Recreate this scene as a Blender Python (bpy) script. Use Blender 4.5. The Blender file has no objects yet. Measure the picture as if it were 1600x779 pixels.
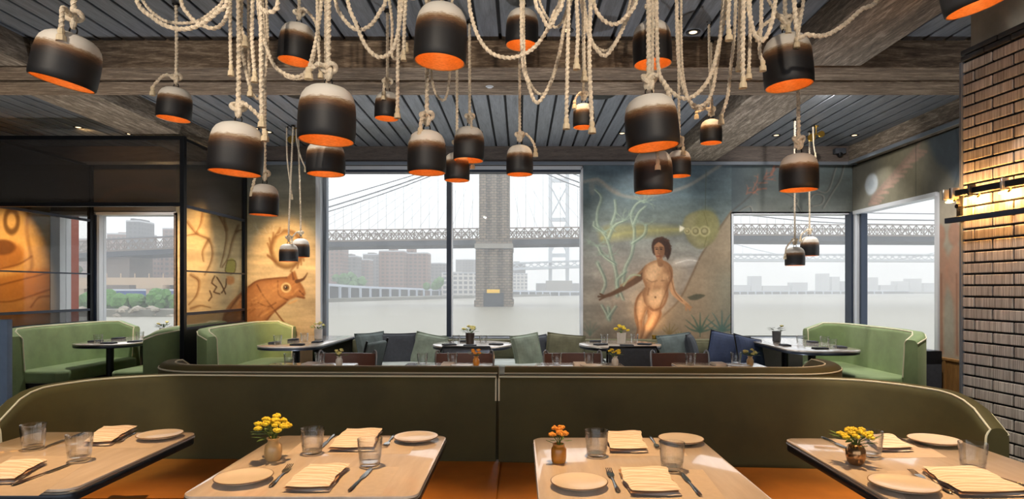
import bpy, bmesh, math, random
import numpy as np
from mathutils import Vector, Matrix, Quaternion
R = math.radians
PI = math.pi
random.seed(7)
NPR = np.random.RandomState(11)
SC = bpy.context.scene
COL = SC.collection

# ------------------------------------------------------------------ camera, world, exposure
F = 960.0; CX = 813.0; CY = 450.0; EYE = 1.36          # focal length in px, principal point, eye height
cam_d = bpy.data.cameras.new('camera'); cam_d.sensor_width = 36.0; cam_d.lens = 36.0 * F / 1600.0
cam_d.shift_x = -(CX - 800.0) / 1600.0; cam_d.shift_y = (CY - 389.5) / 1600.0
cam_d.clip_start = 0.05; cam_d.clip_end = 6000
cam = bpy.data.objects.new('camera', cam_d); COL.objects.link(cam)
cam.location = (0, 0, EYE); cam.rotation_euler = (R(90), 0, 0); SC.camera = cam
SC.view_settings.view_transform = 'Standard'; SC.view_settings.look = 'None'
SC.view_settings.exposure = 0.0; SC.view_settings.gamma = 1.0; SC.view_settings.use_curve_mapping = False
W = bpy.data.worlds.new('overcast'); SC.world = W; W.use_nodes = True
W.node_tree.nodes['Background'].inputs[0].default_value = (0.96, 0.975, 1.0, 1)
W.node_tree.nodes['Background'].inputs[1].default_value = 2.0
SC.cycles.max_bounces = 7; SC.cycles.diffuse_bounces = 3; SC.cycles.glossy_bounces = 3
SC.cycles.transmission_bounces = 5; SC.cycles.transparent_max_bounces = 16; SC.cycles.volume_bounces = 1
SC.cycles.sample_clamp_indirect = 4.0; SC.cycles.caustics_reflective = False; SC.cycles.caustics_refractive = False
SC.cycles.blur_glossy = 1.0

def s2l(c):
    c = np.asarray(c, float) / 255.0
    return np.where(c <= 0.04045, c / 12.92, ((c + 0.055) / 1.055) ** 2.4)
def C(r, g, b):
    v = s2l((r, g, b)); return (float(v[0]), float(v[1]), float(v[2]), 1.0)
def P(px, py, y):                                       # a point of the photograph at depth y
    return Vector(((px - CX) / F * y, y, EYE + (CY - py) / F * y))
def PX(px, y): return (px - CX) / F * y
def PZ(py, y): return EYE + (CY - py) / F * y
def TP(px, py, z=0.752):                                # the point of a horizontal plane at height z
    y = (EYE - z) * F / (py - CY); return Vector((PX(px, y), y, z))

# ------------------------------------------------------------------ materials
MATS = {}
def newmat(name):
    m = bpy.data.materials.new(name); m.use_nodes = True; MATS[name] = m
    nt = m.node_tree; return m, nt, nt.nodes['Principled BSDF']
def N(nt, typ, **kw):
    n = nt.nodes.new(typ)
    for k, v in kw.items():
        if k in n.inputs.keys(): n.inputs[k].default_value = v
        else: setattr(n, k, v)
    return n
def ramp(nt, stops, fac):
    r = nt.nodes.new('ShaderNodeValToRGB'); e = r.color_ramp.elements
    e[0].position, e[0].color = stops[0]; e[1].position, e[1].color = stops[-1]
    for p, c in stops[1:-1]:
        x = e.new(p); x.color = c
    nt.links.new(fac, r.inputs[0]); return r.outputs[0]
def objco(nt, scale=(1, 1, 1), rot=(0, 0, 0), kind='Object'):
    t = nt.nodes.new('ShaderNodeTexCoord'); mp = nt.nodes.new('ShaderNodeMapping')
    mp.inputs['Scale'].default_value = scale; mp.inputs['Rotation'].default_value = rot
    nt.links.new(t.outputs[kind], mp.inputs[0]); return mp.outputs[0]
def geoco(nt, scale=(1, 1, 1)):
    t = nt.nodes.new('ShaderNodeNewGeometry'); mp = nt.nodes.new('ShaderNodeMapping')
    mp.inputs['Scale'].default_value = scale
    nt.links.new(t.outputs['Position'], mp.inputs[0]); return mp.outputs[0]
def bump(nt, b, height, strength=0.3, dist=0.01):
    n = nt.nodes.new('ShaderNodeBump'); n.inputs['Strength'].default_value = strength; n.inputs['Distance'].default_value = dist
    nt.links.new(height, n.inputs['Height']); nt.links.new(n.outputs[0], b.inputs['Normal'])
def simple(name, col, rough=0.5, metal=0.0, var=0.0, vs=8.0, bmp=0.0, sheen=0.0, coat=0.0, spec=0.5, scale=(1, 1, 1)):
    m, nt, b = newmat(name)
    b.inputs['Base Color'].default_value = col; b.inputs['Roughness'].default_value = rough; b.inputs['Metallic'].default_value = metal
    b.inputs['Specular IOR Level'].default_value = spec
    if sheen: b.inputs['Sheen Weight'].default_value = sheen; b.inputs['Sheen Roughness'].default_value = 0.4; b.inputs['Sheen Tint'].default_value = (min(1, col[0]*3+.2), min(1, col[1]*3+.2), min(1, col[2]*3+.2), 1)
    if coat: b.inputs['Coat Weight'].default_value = coat; b.inputs['Coat Roughness'].default_value = 0.12
    if var or bmp:
        n = N(nt, 'ShaderNodeTexNoise', Scale=vs, Detail=5.0, Roughness=0.6); nt.links.new(objco(nt, scale), n.inputs[0])
        if var:
            lo = tuple(c * (1 - var) for c in col[:3]) + (1,); hi = tuple(min(1, c * (1 + var)) for c in col[:3]) + (1,)
            nt.links.new(ramp(nt, [(0.3, lo), (0.7, hi)], n.outputs[0]), b.inputs['Base Color'])
        if bmp: bump(nt, b, n.outputs[0], bmp)
    return m
def wood(name, dark, light, scale, rough=0.6, world=False, bmp=0.25, mid=None):
    m, nt, b = newmat(name); co = geoco(nt, scale) if world else objco(nt, scale)
    n = N(nt, 'ShaderNodeTexNoise', Scale=3.0, Detail=8.0, Roughness=0.65, Distortion=0.6); nt.links.new(co, n.inputs[0])
    n2 = N(nt, 'ShaderNodeTexNoise', Scale=14.0, Detail=4.0, Roughness=0.7); nt.links.new(co, n2.inputs[0])
    mx = N(nt, 'ShaderNodeMix', data_type='FLOAT'); mx.inputs[0].default_value = 0.4
    nt.links.new(n.outputs[0], mx.inputs[2]); nt.links.new(n2.outputs[0], mx.inputs[3])
    st = [(0.34, dark), (0.66, light)] if mid is None else [(0.33, dark), (0.5, mid), (0.67, light)]
    nt.links.new(ramp(nt, st, mx.outputs[0]), b.inputs['Base Color']); b.inputs['Roughness'].default_value = rough
    if bmp: bump(nt, b, mx.outputs[0], bmp, 0.02)
    return m
def emit(name, col, strength):
    m, nt, b = newmat(name); b.inputs['Base Color'].default_value = (0, 0, 0, 1)
    b.inputs['Emission Color'].default_value = col; b.inputs['Emission Strength'].default_value = strength; return m
def thin_glass(name, tint=(1, 1, 1, 1), refl=1.0, rough=0.0, dark=0.0, darkcol=(0.02, 0.02, 0.02, 1), power=5.0):
    m = bpy.data.materials.new(name); m.use_nodes = True; nt = m.node_tree; nt.nodes.clear(); MATS[name] = m
    out = nt.nodes.new('ShaderNodeOutputMaterial'); tr = nt.nodes.new('ShaderNodeBsdfTransparent'); tr.inputs[0].default_value = tint
    gl = nt.nodes.new('ShaderNodeBsdfGlossy'); gl.inputs['Roughness'].default_value = rough
    fr = nt.nodes.new('ShaderNodeLayerWeight'); fr.inputs[0].default_value = .5
    pw_ = N(nt, 'ShaderNodeMath', operation='POWER'); pw_.inputs[1].default_value = power; nt.links.new(fr.outputs['Facing'], pw_.inputs[0])
    mu = N(nt, 'ShaderNodeMath', operation='MULTIPLY_ADD'); mu.inputs[1].default_value = refl*.9; mu.inputs[2].default_value = .04*refl; nt.links.new(pw_.outputs[0], mu.inputs[0])
    mx = nt.nodes.new('ShaderNodeMixShader'); nt.links.new(mu.outputs[0], mx.inputs[0]); nt.links.new(tr.outputs[0], mx.inputs[1]); nt.links.new(gl.outputs[0], mx.inputs[2])
    last = mx
    if dark:
        df = nt.nodes.new('ShaderNodeBsdfDiffuse'); df.inputs[0].default_value = darkcol
        m2 = nt.nodes.new('ShaderNodeMixShader'); m2.inputs[0].default_value = dark
        nt.links.new(mx.outputs[0], m2.inputs[1]); nt.links.new(df.outputs[0], m2.inputs[2]); last = m2
    nt.links.new(last.outputs[0], out.inputs[0]); return m

# ------------------------------------------------------------------ mesh builder
class MB:
    def __init__(s): s.v = []; s.f = []
    def add(s, vs, fs):
        o = len(s.v); s.v += [tuple(v) for v in vs]; s.f += [tuple(i + o for i in f) for f in fs]; return s
    def box(s, x0, x1, y0, y1, z0, z1):
        return s.add([(x0,y0,z0),(x1,y0,z0),(x1,y1,z0),(x0,y1,z0),(x0,y0,z1),(x1,y0,z1),(x1,y1,z1),(x0,y1,z1)],
                     [(3,2,1,0),(4,5,6,7),(0,1,5,4),(1,2,6,5),(2,3,7,6),(3,0,4,7)])
    def rbox(s, x0, x1, y0, y1, z0, z1, r=0.01, n=2):   # box with all edges rounded
        r = min(r, (x1-x0)/2.001, (y1-y0)/2.001, (z1-z0)/2.001)
        bm = bmesh.new(); bmesh.ops.create_cube(bm, size=1)
        for v in bm.verts: v.co = Vector(((x0+x1)/2 + v.co.x*(x1-x0), (y0+y1)/2 + v.co.y*(y1-y0), (z0+z1)/2 + v.co.z*(z1-z0)))
        bmesh.ops.bevel(bm, geom=bm.edges[:], offset=r, segments=n, profile=0.5, affect='EDGES')
        return s.frombm(bm)
    def frombm(s, bm, mat=None):
        bm.verts.index_update()
        s.add([(mat @ v.co) if mat else v.co[:] for v in bm.verts], [[v.index for v in f.verts] for f in bm.faces]); bm.free(); return s
    def ico(s, c, r, sub=1, sc=(1, 1, 1), jit=0.0):
        bm = bmesh.new(); bmesh.ops.create_icosphere(bm, subdivisions=sub, radius=1)
        for v in bm.verts:
            k = 1 + random.uniform(-jit, jit); v.co = Vector((c[0]+v.co.x*r*sc[0]*k, c[1]+v.co.y*r*sc[1]*k, c[2]+v.co.z*r*sc[2]*k))
        return s.frombm(bm)
    def lathe(s, prof, n=32, c=(0, 0, 0), a0=0.0):
        vs = []; fs = []; idx = []
        for r, z in prof:
            if r < 1e-6: idx.append([len(vs)] * n); vs.append((c[0], c[1], c[2]+z))
            else:
                idx.append(list(range(len(vs), len(vs)+n)))
                vs += [(c[0]+r*math.cos(a0+2*PI*k/n), c[1]+r*math.sin(a0+2*PI*k/n), c[2]+z) for k in range(n)]
        for a, b in zip(idx[:-1], idx[1:]):
            for k in range(n):
                q = [a[k], a[(k+1) % n], b[(k+1) % n], b[k]]; u = []
                for i in q:
                    if i not in u: u.append(i)
                if len(u) > 2: fs.append(u)
        return s.add(vs, fs)
    def tube(s, pts, r, n=8, lobes=0, lob=0.2, pitch=0.0, caps=True, sx=1.0):
        pts = [Vector(p) for p in pts]; m = len(pts); vs = []; fs = []
        rr = r if hasattr(r, '__len__') else [r] * m
        up = None; tw = 0.0
        for i, p in enumerate(pts):
            t = (pts[min(i+1, m-1)] - pts[max(i-1, 0)])
            t = t.normalized() if t.length > 1e-9 else Vector((0, 0, 1))
            if up is None:
                up = Vector((1, 0, 0)) if abs(t.x) < 0.9 else Vector((0, 1, 0))
            up = (up - t * up.dot(t)); up = up.normalized() if up.length > 1e-6 else t.orthogonal().normalized()
            bn = t.cross(up)
            if i and pitch: tw += (p - pts[i-1]).length / pitch * 2 * PI
            for k in range(n):
                a = 2*PI*k/n; q = rr[i] * (1 + lob*math.cos(lobes*a)) if lobes else rr[i]
                vs.append(p + up*(q*math.cos(a+tw)) + bn*(q*math.sin(a+tw)*sx))
        for i in range(m-1):
            for k in range(n): fs.append((i*n+k, i*n+(k+1) % n, (i+1)*n+(k+1) % n, (i+1)*n+k))
        if caps: fs.append(tuple(range(n-1, -1, -1))); fs.append(tuple((m-1)*n+k for k in range(n)))
        return s.add(vs, fs)
    def prism(s, poly, z0, z1, bev=0.0, seg=2):          # poly in xy, extruded in z, optional rounded rims
        n = len(poly); levels = [(0, z0), (0, z1)]
        if bev:
            levels = [(bev*(1-math.sin(PI/2*k/seg)), z0+bev*(1-math.cos(PI/2*k/seg))) for k in range(seg+1)]
            levels += [(bev*(1-math.cos(PI/2*k/seg)), z1-bev*(1-math.sin(PI/2*k/seg))) for k in range(seg+1)]
        P2 = [Vector(p[:2]) for p in poly]; vs = []
        nor = []
        for i in range(n):
            a = (P2[i]-P2[i-1]); b = (P2[(i+1) % n]-P2[i])
            a = Vector((a.y, -a.x)); b = Vector((b.y, -b.x))
            q = a.normalized()+b.normalized(); nor.append(q.normalized() if q.length > 1e-6 else Vector((0, 0)))
        for ins, z in levels:
            for p, q in zip(P2, nor): vs.append((p.x-q.x*ins, p.y-q.y*ins, z))
        L = len(levels); fs = []
        for l in range(L-1):
            for k in range(n): fs.append((l*n+k, l*n+(k+1) % n, (l+1)*n+(k+1) % n, (l+1)*n+k))
        fs.append(tuple(range(n-1, -1, -1))); fs.append(tuple((L-1)*n+k for k in range(n)))
        return s.add(vs, fs)
    def xform(s, M, start=0):
        for i in range(start, len(s.v)): s.v[i] = tuple(M @ Vector(s.v[i]))
        return s
    def mesh(s, name, sharp=40):
        me = bpy.data.meshes.new(name); me.from_pydata(s.v, [], s.f); me.update()
        if sharp:
            me.polygons.foreach_set('use_smooth', [True]*len(me.polygons)); me.set_sharp_from_angle(angle=R(sharp))
        return me
    def build(s, name, mat, parent=None, loc=None, sharp=40, rot=None):
        return link(name, s.mesh(name, sharp), mat, parent, loc, rot)
def M_(mat): return MATS[mat] if isinstance(mat, str) else mat
def link(name, me, mat=None, parent=None, loc=None, rot=None):
    o = bpy.data.objects.new(name, me); COL.objects.link(o)
    if mat is not None and not me.materials: me.materials.append(M_(mat))
    if parent is not None: o.parent = parent
    if loc is not None: o.location = loc
    if rot is not None: o.rotation_euler = rot
    return o
def tag(o, label=None, cat=None, group=None, kind=None):
    if label: o['label'] = label
    if cat: o['category'] = cat
    if group: o['group'] = group
    if kind: o['kind'] = kind
    return o
def thing(name, label, cat, loc=(0, 0, 0), rz=0.0, group=None, kind=None):
    o = bpy.data.objects.new(name, None); COL.objects.link(o); o.location = loc; o.rotation_euler = (0, 0, rz); o.empty_display_size = 0.1
    return tag(o, label, cat, group, kind)
def struct(name, label=None, loc=(0, 0, 0)):
    o = bpy.data.objects.new(name, None); COL.objects.link(o); o.location = loc
    return tag(o, label, kind='structure')
def dup(root, loc, rz=0.0, label=None):
    r = root.copy(); COL.objects.link(r); r.location = loc; r.rotation_euler = (0, 0, rz)
    if label: r['label'] = label
    for ch in list(root.children):
        c = ch.copy(); COL.objects.link(c); c.parent = r
        for g in list(ch.children):
            d = g.copy(); COL.objects.link(d); d.parent = c
    return r
def crom(pts, step):                                   # Catmull-Rom through 3-D points, resampled
    P_ = [Vector(p) for p in pts]; P_ = [P_[0]*2-P_[1]] + P_ + [P_[-1]*2-P_[-2]]; out = []
    for i in range(1, len(P_)-2):
        a, b, c, d = P_[i-1:i+3]; n = max(1, int((c-b).length/step))
        for k in range(n):
            t = k/n; out.append(0.5*((2*b)+(c-a)*t+(2*a-5*b+4*c-d)*t*t+(3*b-a-3*c+d)*t**3))
    out.append(P_[-2]); return out
def rrect(x0, x1, y0, y1, r, n=6):
    out = []
    for cx, cy, a in ((x1-r, y0+r, -90), (x1-r, y1-r, 0), (x0+r, y1-r, 90), (x0+r, y0+r, 180)):
        for k in range(n+1): t = R(a+90*k/n); out.append((cx+r*math.cos(t), cy+r*math.sin(t)))
    return out
def lamp_light(kind, name, loc, power, col, parent=None, size=0.03, target=None, angle=60, blend=0.6):
    d = bpy.data.lights.new(name, kind); d.energy = power; d.color = col[:3]
    if kind == 'SPOT': d.spot_size = R(angle); d.spot_blend = blend
    if kind != 'AREA': d.shadow_soft_size = size
    o = bpy.data.objects.new(name, d); COL.objects.link(o); o.location = loc
    if target is not None: o.rotation_euler = (Vector(target)-Vector(loc)).to_track_quat('-Z', 'Y').to_euler()
    if parent is not None: o.parent = parent
    return o
WARM = (1.0, 0.64, 0.32); WARM2 = (1.0, 0.55, 0.20)
TAB_P = 340.0; FR_P = 260.0; SC_P = 4.0; FILL_B = 205.0; FILL_F = 34.0; WIN_P = 110.0                  # table beams, added fill beams behind the viewer, sconce bulbs, added floor fill, window row
emit('sconce_glow', (1, .55, .16, 1), 14.0)
# ------------------------------------------------------------------ shell materials
YB = 8.0                     # depth of the window wall
CEIL = 3.18
wood('ceiling_plank', C(72, 75, 80), C(120, 125, 132), (9, 0.7, 9), 0.42, world=True, bmp=0.15)
wood('beam_x', C(58, 47, 38), C(176, 158, 136), (1.2, 9, 9), 0.8, world=True, bmp=0.7, mid=C(112, 94, 76))
wood('beam_y', C(58, 50, 43), C(182, 170, 154), (9, 1.2, 9), 0.8, world=True, bmp=0.7, mid=C(116, 104, 90))
wood('header_wood', C(70, 62, 58), C(116, 104, 96), (1.2, 6, 9), 0.6, world=True)
simple('black_gap', C(10, 10, 10), 0.9)
simple('dark_steel', C(34, 36, 40), 0.42, 0.7, var=0.2)
simple('blue_steel', C(40, 50, 66), 0.45, 0.3)
simple('white_frame', C(210, 214, 220), 0.4)
simple('grey_frame', C(120, 128, 138), 0.4, 0.3)
simple('floor_oak', C(70, 58, 46), 0.5, var=0.3, vs=3, scale=(1, 8, 1))
simple('plaster', C(92, 88, 80), 0.85, var=0.12, vs=2.5, bmp=0.1)
simple('concrete', C(150, 144, 132), 0.85, var=0.25, vs=5, bmp=0.2)
simple('brick_joint', C(22, 20, 19), 0.95)
thin_glass('window_glass', (0.97, 0.98, 0.985, 1), 0.15)
thin_glass('smoked_glass', (0.74, 0.74, 0.74, 1), 0.5, dark=0.28, darkcol=C(84, 82, 82))
thin_glass('clear_partition', (0.95, 0.95, 0.94, 1), 0.4)

# floor, far walls of the room behind the camera
fl = MB().box(-7.6, 4.6, -3.0, YB+0.2, -0.15, 0).build('floor', 'floor_oak'); tag(fl, 'dark oak restaurant floor', kind='structure')
tag(MB().box(-7.6, -7.4, -3, YB+0.2, 0, CEIL).build('wall_left', 'plaster'), 'plaster wall at the far left of the room', kind='structure')
wq = struct('wall_rear', 'plaster wall behind the viewer with added fill windows')
MB().box(-7.6, 4.6, -3.2, -3.0, 0, .5).build('wall_segment', 'plaster', wq); MB().box(-7.6, 4.6, -3.2, -3.0, 2.9, CEIL).build('wall_segment', 'plaster', wq)
for a, b2 in ((-7.6, -6.9), (-4.5, -4.2), (-1.8, -1.5), (.9, 1.2), (3.6, 4.6)): MB().box(a, b2, -3.2, -3.0, .5, 2.9).build('wall_segment', 'plaster', wq)
for k, (a, b2) in enumerate(((-6.9, -4.5), (-4.2, -1.8), (-1.5, .9), (1.2, 3.6))):  # unseen windows, added to let daylight fill in from behind
    t = struct('window_%d' % (5+k), 'added tall window behind the viewer for daylight fill')
    MB().box(a, b2, -3.11, -3.1, .5, 2.9).build('pane', 'window_glass', t); MB().box((a+b2)/2-.03, (a+b2)/2+.03, -3.16, -3.05, .5, 2.9).build('window_frame', 'blue_steel', t)

# ceiling: backing and single boards
ce = struct('ceiling', 'dark stained board ceiling with open joints')
MB().box(-7.6, 4.6, -3.2, YB+0.3, CEIL+0.02, CEIL+0.2).build('backing', 'black_gap', ce)
PW = 0.163
pm = {}
for nm, y0, y1 in (('front', -3.0, 4.52), ('back', 5.12, YB)):
    pm[nm] = MB().rbox(-PW/2+0.011, PW/2-0.011, y0, y1, CEIL, CEIL+0.022, 0.004, 1).mesh('ceiling_board')
    pm[nm].materials.append(MATS['ceiling_plank'])
x = -7.4
while x < 4.5:
    for nm in pm: link('ceiling_board', pm[nm], None, ce, (x, 0, 0))
    x += PW
# beams
BZ = 2.98
def beam(name, label, pieces, mat):
    t = struct(name, label)
    for b in pieces: MB().rbox(*b, 0.012, 2).build('timber', mat, t)
    return t
beam('ceiling_beam', 'pair of weathered timbers spanning the room under the boards', [(-7.4, 3.7, 4.52, 4.80, BZ, CEIL+.02), (-7.4, 3.7, 4.805, 5.13, BZ-.012, CEIL+.02)], 'beam_x')
beam('ceiling_beam', 'weathered timber running to the window wall right of the painted nude', [(1.96, 2.50, -3.0, 4.515, BZ+.01, CEIL+.02), (1.96, 2.50, 5.135, YB-.13, BZ+.01, CEIL+.02)], 'beam_y')
beam('ceiling_beam', 'weathered timber running back above the left booths', [(-4.15, -3.60, -3.0, 4.515, BZ+.01, CEIL+.02), (-4.15, -3.60, 5.135, YB-.13, BZ+.01, CEIL+.02)], 'beam_y')
HB = PZ(258, YB)
tr = struct('trim_1', 'dark timber header above the window wall')
MB().box(-7.4, 4.33, YB-.12, YB, HB, CEIL).build('header_board', 'header_wood', tr); MB().box(-7.4, 4.31, YB-.14, YB-.12, HB-.02, HB+.02).build('edge_strip', 'grey_frame', tr)
tr = struct('trim_2', 'dark timber header along the right window wall')
MB().box(4.21, 4.33, 3.4, YB-.12, HB, CEIL).build('header_board', 'beam_y', tr); MB().box(4.19, 4.21, 3.4, YB-.14, HB-.02, HB+.02).build('edge_strip', 'grey_frame', tr)

# window wall (frontal, y = YB): masonry around the openings
SILL = PZ(526, YB); HD1 = PZ(262, YB); HD2 = PZ(332, YB)
wx = lambda px: PX(px, YB)
XR = 4.33
wb = struct('wall_back', 'window wall facing the river')
for a in ((-7.4, XR+.2, 0, SILL), (-7.4, XR+.2, HB, CEIL+.1), (wx(0)-.8, wx(80), SILL, HB), (wx(80), wx(275), HD2, HB), (wx(275), wx(493), SILL, HB), (wx(493), wx(911), HD1, HB),
          (wx(911), wx(1143), SILL, HB), (wx(1143), XR+.2, HD2, HB)):
    MB().box(a[0], a[1], YB+.03, YB+.22, a[2], a[3]).build('wall_segment', 'plaster', wb)
wr = struct('wall_right', 'right side wall with its window')
XR = 4.33; WR0 = XR*F/(1466-CX)
for a in ((3.0, YB+.03, 0, SILL-.05), (3.0, YB+.03, HD2, CEIL+.1), (3.0, WR0, SILL-.05, HD2)):
    MB().box(XR+.02, XR+.2, a[0], a[1], a[2], a[3]).build('wall_segment', 'plaster', wr)
def window_(n, label, boxes, panes, frame='white_frame'):
    t = struct('window_%d' % n, label)
    for b, m in boxes: MB().box(*b).build('window_frame', m or frame, t)
    for b in panes: MB().box(*b).build('pane', 'window_glass', t)
g = YB+.10
xl, xm0, xm1, xr = wx(497), wx(697.5), wx(704.5), wx(910)
window_(1, 'wide two pane window framing the bridge tower', [((wx(493), xl+.03, YB, YB+.2, SILL, HD1), 'white_frame'), ((xl+.03, xl+.075, YB+.1, YB+.2, SILL, HD1), 'grey_frame'),
    ((xm0, xm1, YB+.02, YB+.16, SILL, HD1), 'blue_steel'), ((xm1, xm1+.012, YB+.04, YB+.14, SILL, HD1), 'white_frame'),
    ((xr-.02, xr+.01, YB+.0, YB+.2, SILL, HD1), 'white_frame'), ((xl, xr, YB, YB+.2, HD1-.02, HD1+.025), 'white_frame'), ((xl, xr, YB+.02, YB+.18, HD1-.05, HD1-.02), 'blue_steel'),
    ((xl-.05, xr, YB-.1, YB+.2, SILL-.03, SILL), 'grey_frame')],
    [(xl+.075, xm0, g, g+.012, SILL, HD1-.05), (xm1, xr-.02, g, g+.012, SILL, HD1-.05)])
xl, xr = wx(1144), wx(1329)
window_(2, 'single pane window right of the painted nude', [((xl-.02, xl+.02, YB, YB+.2, SILL, HD2), 'white_frame'), ((xl, xr, YB, YB+.2, HD2-.02, HD2+.01), 'white_frame'),
    ((xr-.02, xr+.055, YB-.05, YB+.10, SILL, HD2), 'blue_steel'), ((xl, XR, YB-.1, YB+.2, SILL-.03, SILL), 'grey_frame')],
    [(xl+.02, xr, g, g+.012, SILL, HD2-.02)])
window_(3, 'side window beside the right booth', [((XR-.02, XR+.1, WR0-.02, WR0+.03, SILL-.05, HD2), 'white_frame'), ((XR-.03, XR+.1, WR0, YB-.05, HD2-.03, HD2+.015), 'white_frame'),
    ((XR-.02, XR+.1, YB-.10, YB-.05, SILL-.05, HD2), 'white_frame'), ((XR+.02, XR+.1, YB-.16, YB-.12, SILL-.05, HD2), 'blue_steel'), ((XR-.05, XR+.1, WR0, YB-.05, SILL-.06, SILL-.03), 'grey_frame')],
    [(XR+.05, XR+.062, WR0+.03, YB-.1, SILL-.03, HD2-.03)])
xl, xm, xr = wx(78), wx(146), wx(275)
window_(4, 'corner window of the left booth with shore view', [((xl, xl+.13, YB, YB+.2, SILL, HD2), 'white_frame'), ((xm-.03, xm+.03, YB, YB+.16, SILL, HD2), 'blue_steel'), ((xm+.03, xm+.06, YB+.02, YB+.16, SILL, HD2), 'white_frame'),
    ((xr-.03, xr+.02, YB, YB+.2, SILL, HD2), 'header_wood'), ((xl, xr, YB, YB+.2, HD2-.03, HD2+.02), 'white_frame'), ((xl, xr, YB-.05, YB+.2, SILL-.03, SILL), 'grey_frame')],
    [(xl+.13, xm-.03, g, g+.012, SILL, HD2-.03), (xm+.06, xr-.03, g, g+.012, SILL, HD2-.03)])

# steel and glass screens of the left booth
X1 = -3.575; X2 = -5.57; YS = 6.49
def side_screen(X, label):
    t = thing('glass_screen', label, 'partition')
    w = .022
    for y0, y1 in ((YS, YS+.055), (YB-.07, YB-.01)): MB().box(X-w, X+w, y0, y1, 0, 2.97).build('post', 'dark_steel', t)
    for z, h in ((2.94, .03), (2.235, .03), (1.545, .016), (1.085, .03), (.93, .025)):
        MB().box(X-.018, X+.018, YS+.055, YB-.07, z-h/2, z+h/2).build('rail', 'blue_steel' if z < 2.9 else 'dark_steel', t)
    y0, y1 = YS+.055, YB-.07
    MB().box(X-.004, X+.004, y0, y1, 2.25, 2.925).build('smoked_pane', 'smoked_glass', t)
    MB().box(X-.004, X+.004, y0, y1, 1.553, 2.22).build('pane', 'clear_partition', t)
    MB().box(X-.004, X+.004, y0, y1, 1.10, 1.537).build('pane', 'clear_partition', t)
    MB().box(X-.004, X+.004, y0, y1, .9425, 1.07).build('smoked_pane', 'smoked_glass', t)
    MB().box(X-.015, X+.015, y0, y1, .0, .9175).build('kick_panel', 'dark_steel', t)
side_screen(X1, 'steel framed glass screen between the left booth and the bull painting')
side_screen(X2, 'steel framed glass screen behind the far left green sofa')
t = thing('header_screen', 'dark smoked glass header panel across the front of the left booth', 'partition')
MB().box(-6.6, X1-.022, YS, YS+.05, 2.93, 2.97).build('rail', 'dark_steel', t); MB().box(-6.6, X1-.022, YS, YS+.05, PZ(322, YS), PZ(316, YS)).build('rail', 'dark_steel', t)
MB().box(-6.6, X1-.022, YS+.02, YS+.03, PZ(316, YS), 2.93).build('smoked_pane', 'smoked_glass', t)

# brick pier on the right
BA = math.atan2(105, 960)            # the pier is turned a little towards the viewer
bp = struct('wall_right_pier', 'pale combed brick pier at the right edge', (PX(1502.5, 3.2), 3.2, 0)); bp.rotation_euler = (0, 0, PI+BA)
# local +y runs towards the viewer, local -x is the brick face
CO = .0577; BL = .22; TOPZ = PZ(98, 3.2)
MB().box(-1.2, -.012, 0, 3.4, 0, TOPZ+.06).build('pier_core', 'brick_joint', bp)
MB().box(-1.2, -.03, .025, 3.4, TOPZ+.06, CEIL).build('upper_pier', 'concrete', bp)
MB().box(-.012, .006, -.008, .006, 0, TOPZ).build('corner_strip', 'grey_frame', bp)
m, nt, b = newmat('combed_brick')
co = objco(nt, (1, 60, 1)); n = N(nt, 'ShaderNodeTexNoise', Scale=2.4, Detail=4.0, Roughness=0.8); nt.links.new(co, n.inputs[0])
oi = nt.nodes.new('ShaderNodeObjectInfo'); mp = nt.nodes.new('ShaderNodeVectorMath'); mp.operation = 'ADD'; nt.links.new(co, mp.inputs[0]); nt.links.new(oi.outputs['Location'], mp.inputs[1]); nt.links.new(mp.outputs[0], n.inputs[0])
base = ramp(nt, [(0.36, C(150, 140, 130)), (0.5, C(190, 181, 172)), (0.62, C(224, 217, 208))], n.outputs[0])
hs = nt.nodes.new('ShaderNodeHueSaturation'); mr = N(nt, 'ShaderNodeMapRange'); mr.inputs[3].default_value = .82; mr.inputs[4].default_value = 1.1
nt.links.new(oi.outputs['Random'], mr.inputs[0]); nt.links.new(mr.outputs[0], hs.inputs['Value']); nt.links.new(base, hs.inputs['Color']); nt.links.new(hs.outputs[0], b.inputs['Base Color'])
b.inputs['Roughness'].default_value = .7; bump(nt, b, n.outputs[0], .7, .004)
J = .0095
full = MB().rbox(-.012, 0, 0, BL-J, 0, CO-J, .003, 1).mesh('brick', 30); half = MB().rbox(-.012, 0, 0, BL/2-J-.035, 0, CO-J, .003, 1).mesh('brick', 30)
for me in (full, half): me.materials.append(MATS['combed_brick'])
simple('glazed_cap', C(52, 54, 58), .35, var=.2)
k = 0; z = TOPZ-CO; far_b = MB()
while z > .0:
    y = .006
    if k % 2: link('brick', half, None, bp, (0, y, z)); y += BL/2-.035
    else:
        pass
    yy = y
    n_b = 5
    if k % 2 == 0:
        l3 = MB().rbox(-.012, 0, 0, BL*.82-J, 0, CO-J, .003, 1) if k == 0 else None
        if k == 0: me3 = l3.mesh('brick', 30); me3.materials.append(MATS['combed_brick'])
        link('brick', me3, None, bp, (0, yy, z)); yy += BL*.82
    for q in range(4):
        link('brick', full, None, bp, (0, yy, z)); yy += BL
    while yy < 3.3: far_b.box(-.012, 0, yy, min(yy+BL-J, 3.39), z, z+CO-J); yy += BL
    z -= CO; k += 1
o = far_b.build('brick_courses', 'combed_brick', bp, sharp=0); o['kind'] = 'stuff'
capm = MB().rbox(-.03, .008, 0, .14, 0, .028, .005, 2).mesh('cap_tile', 30); capm.materials.append(MATS['glazed_cap'])
for r_ in range(2):
    for q in range(22): link("cap_tile", capm, None, bp, (0, .0+q*.145-(.07 if r_ else 0)*(q > 0), TOPZ+r_*.031))
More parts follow.
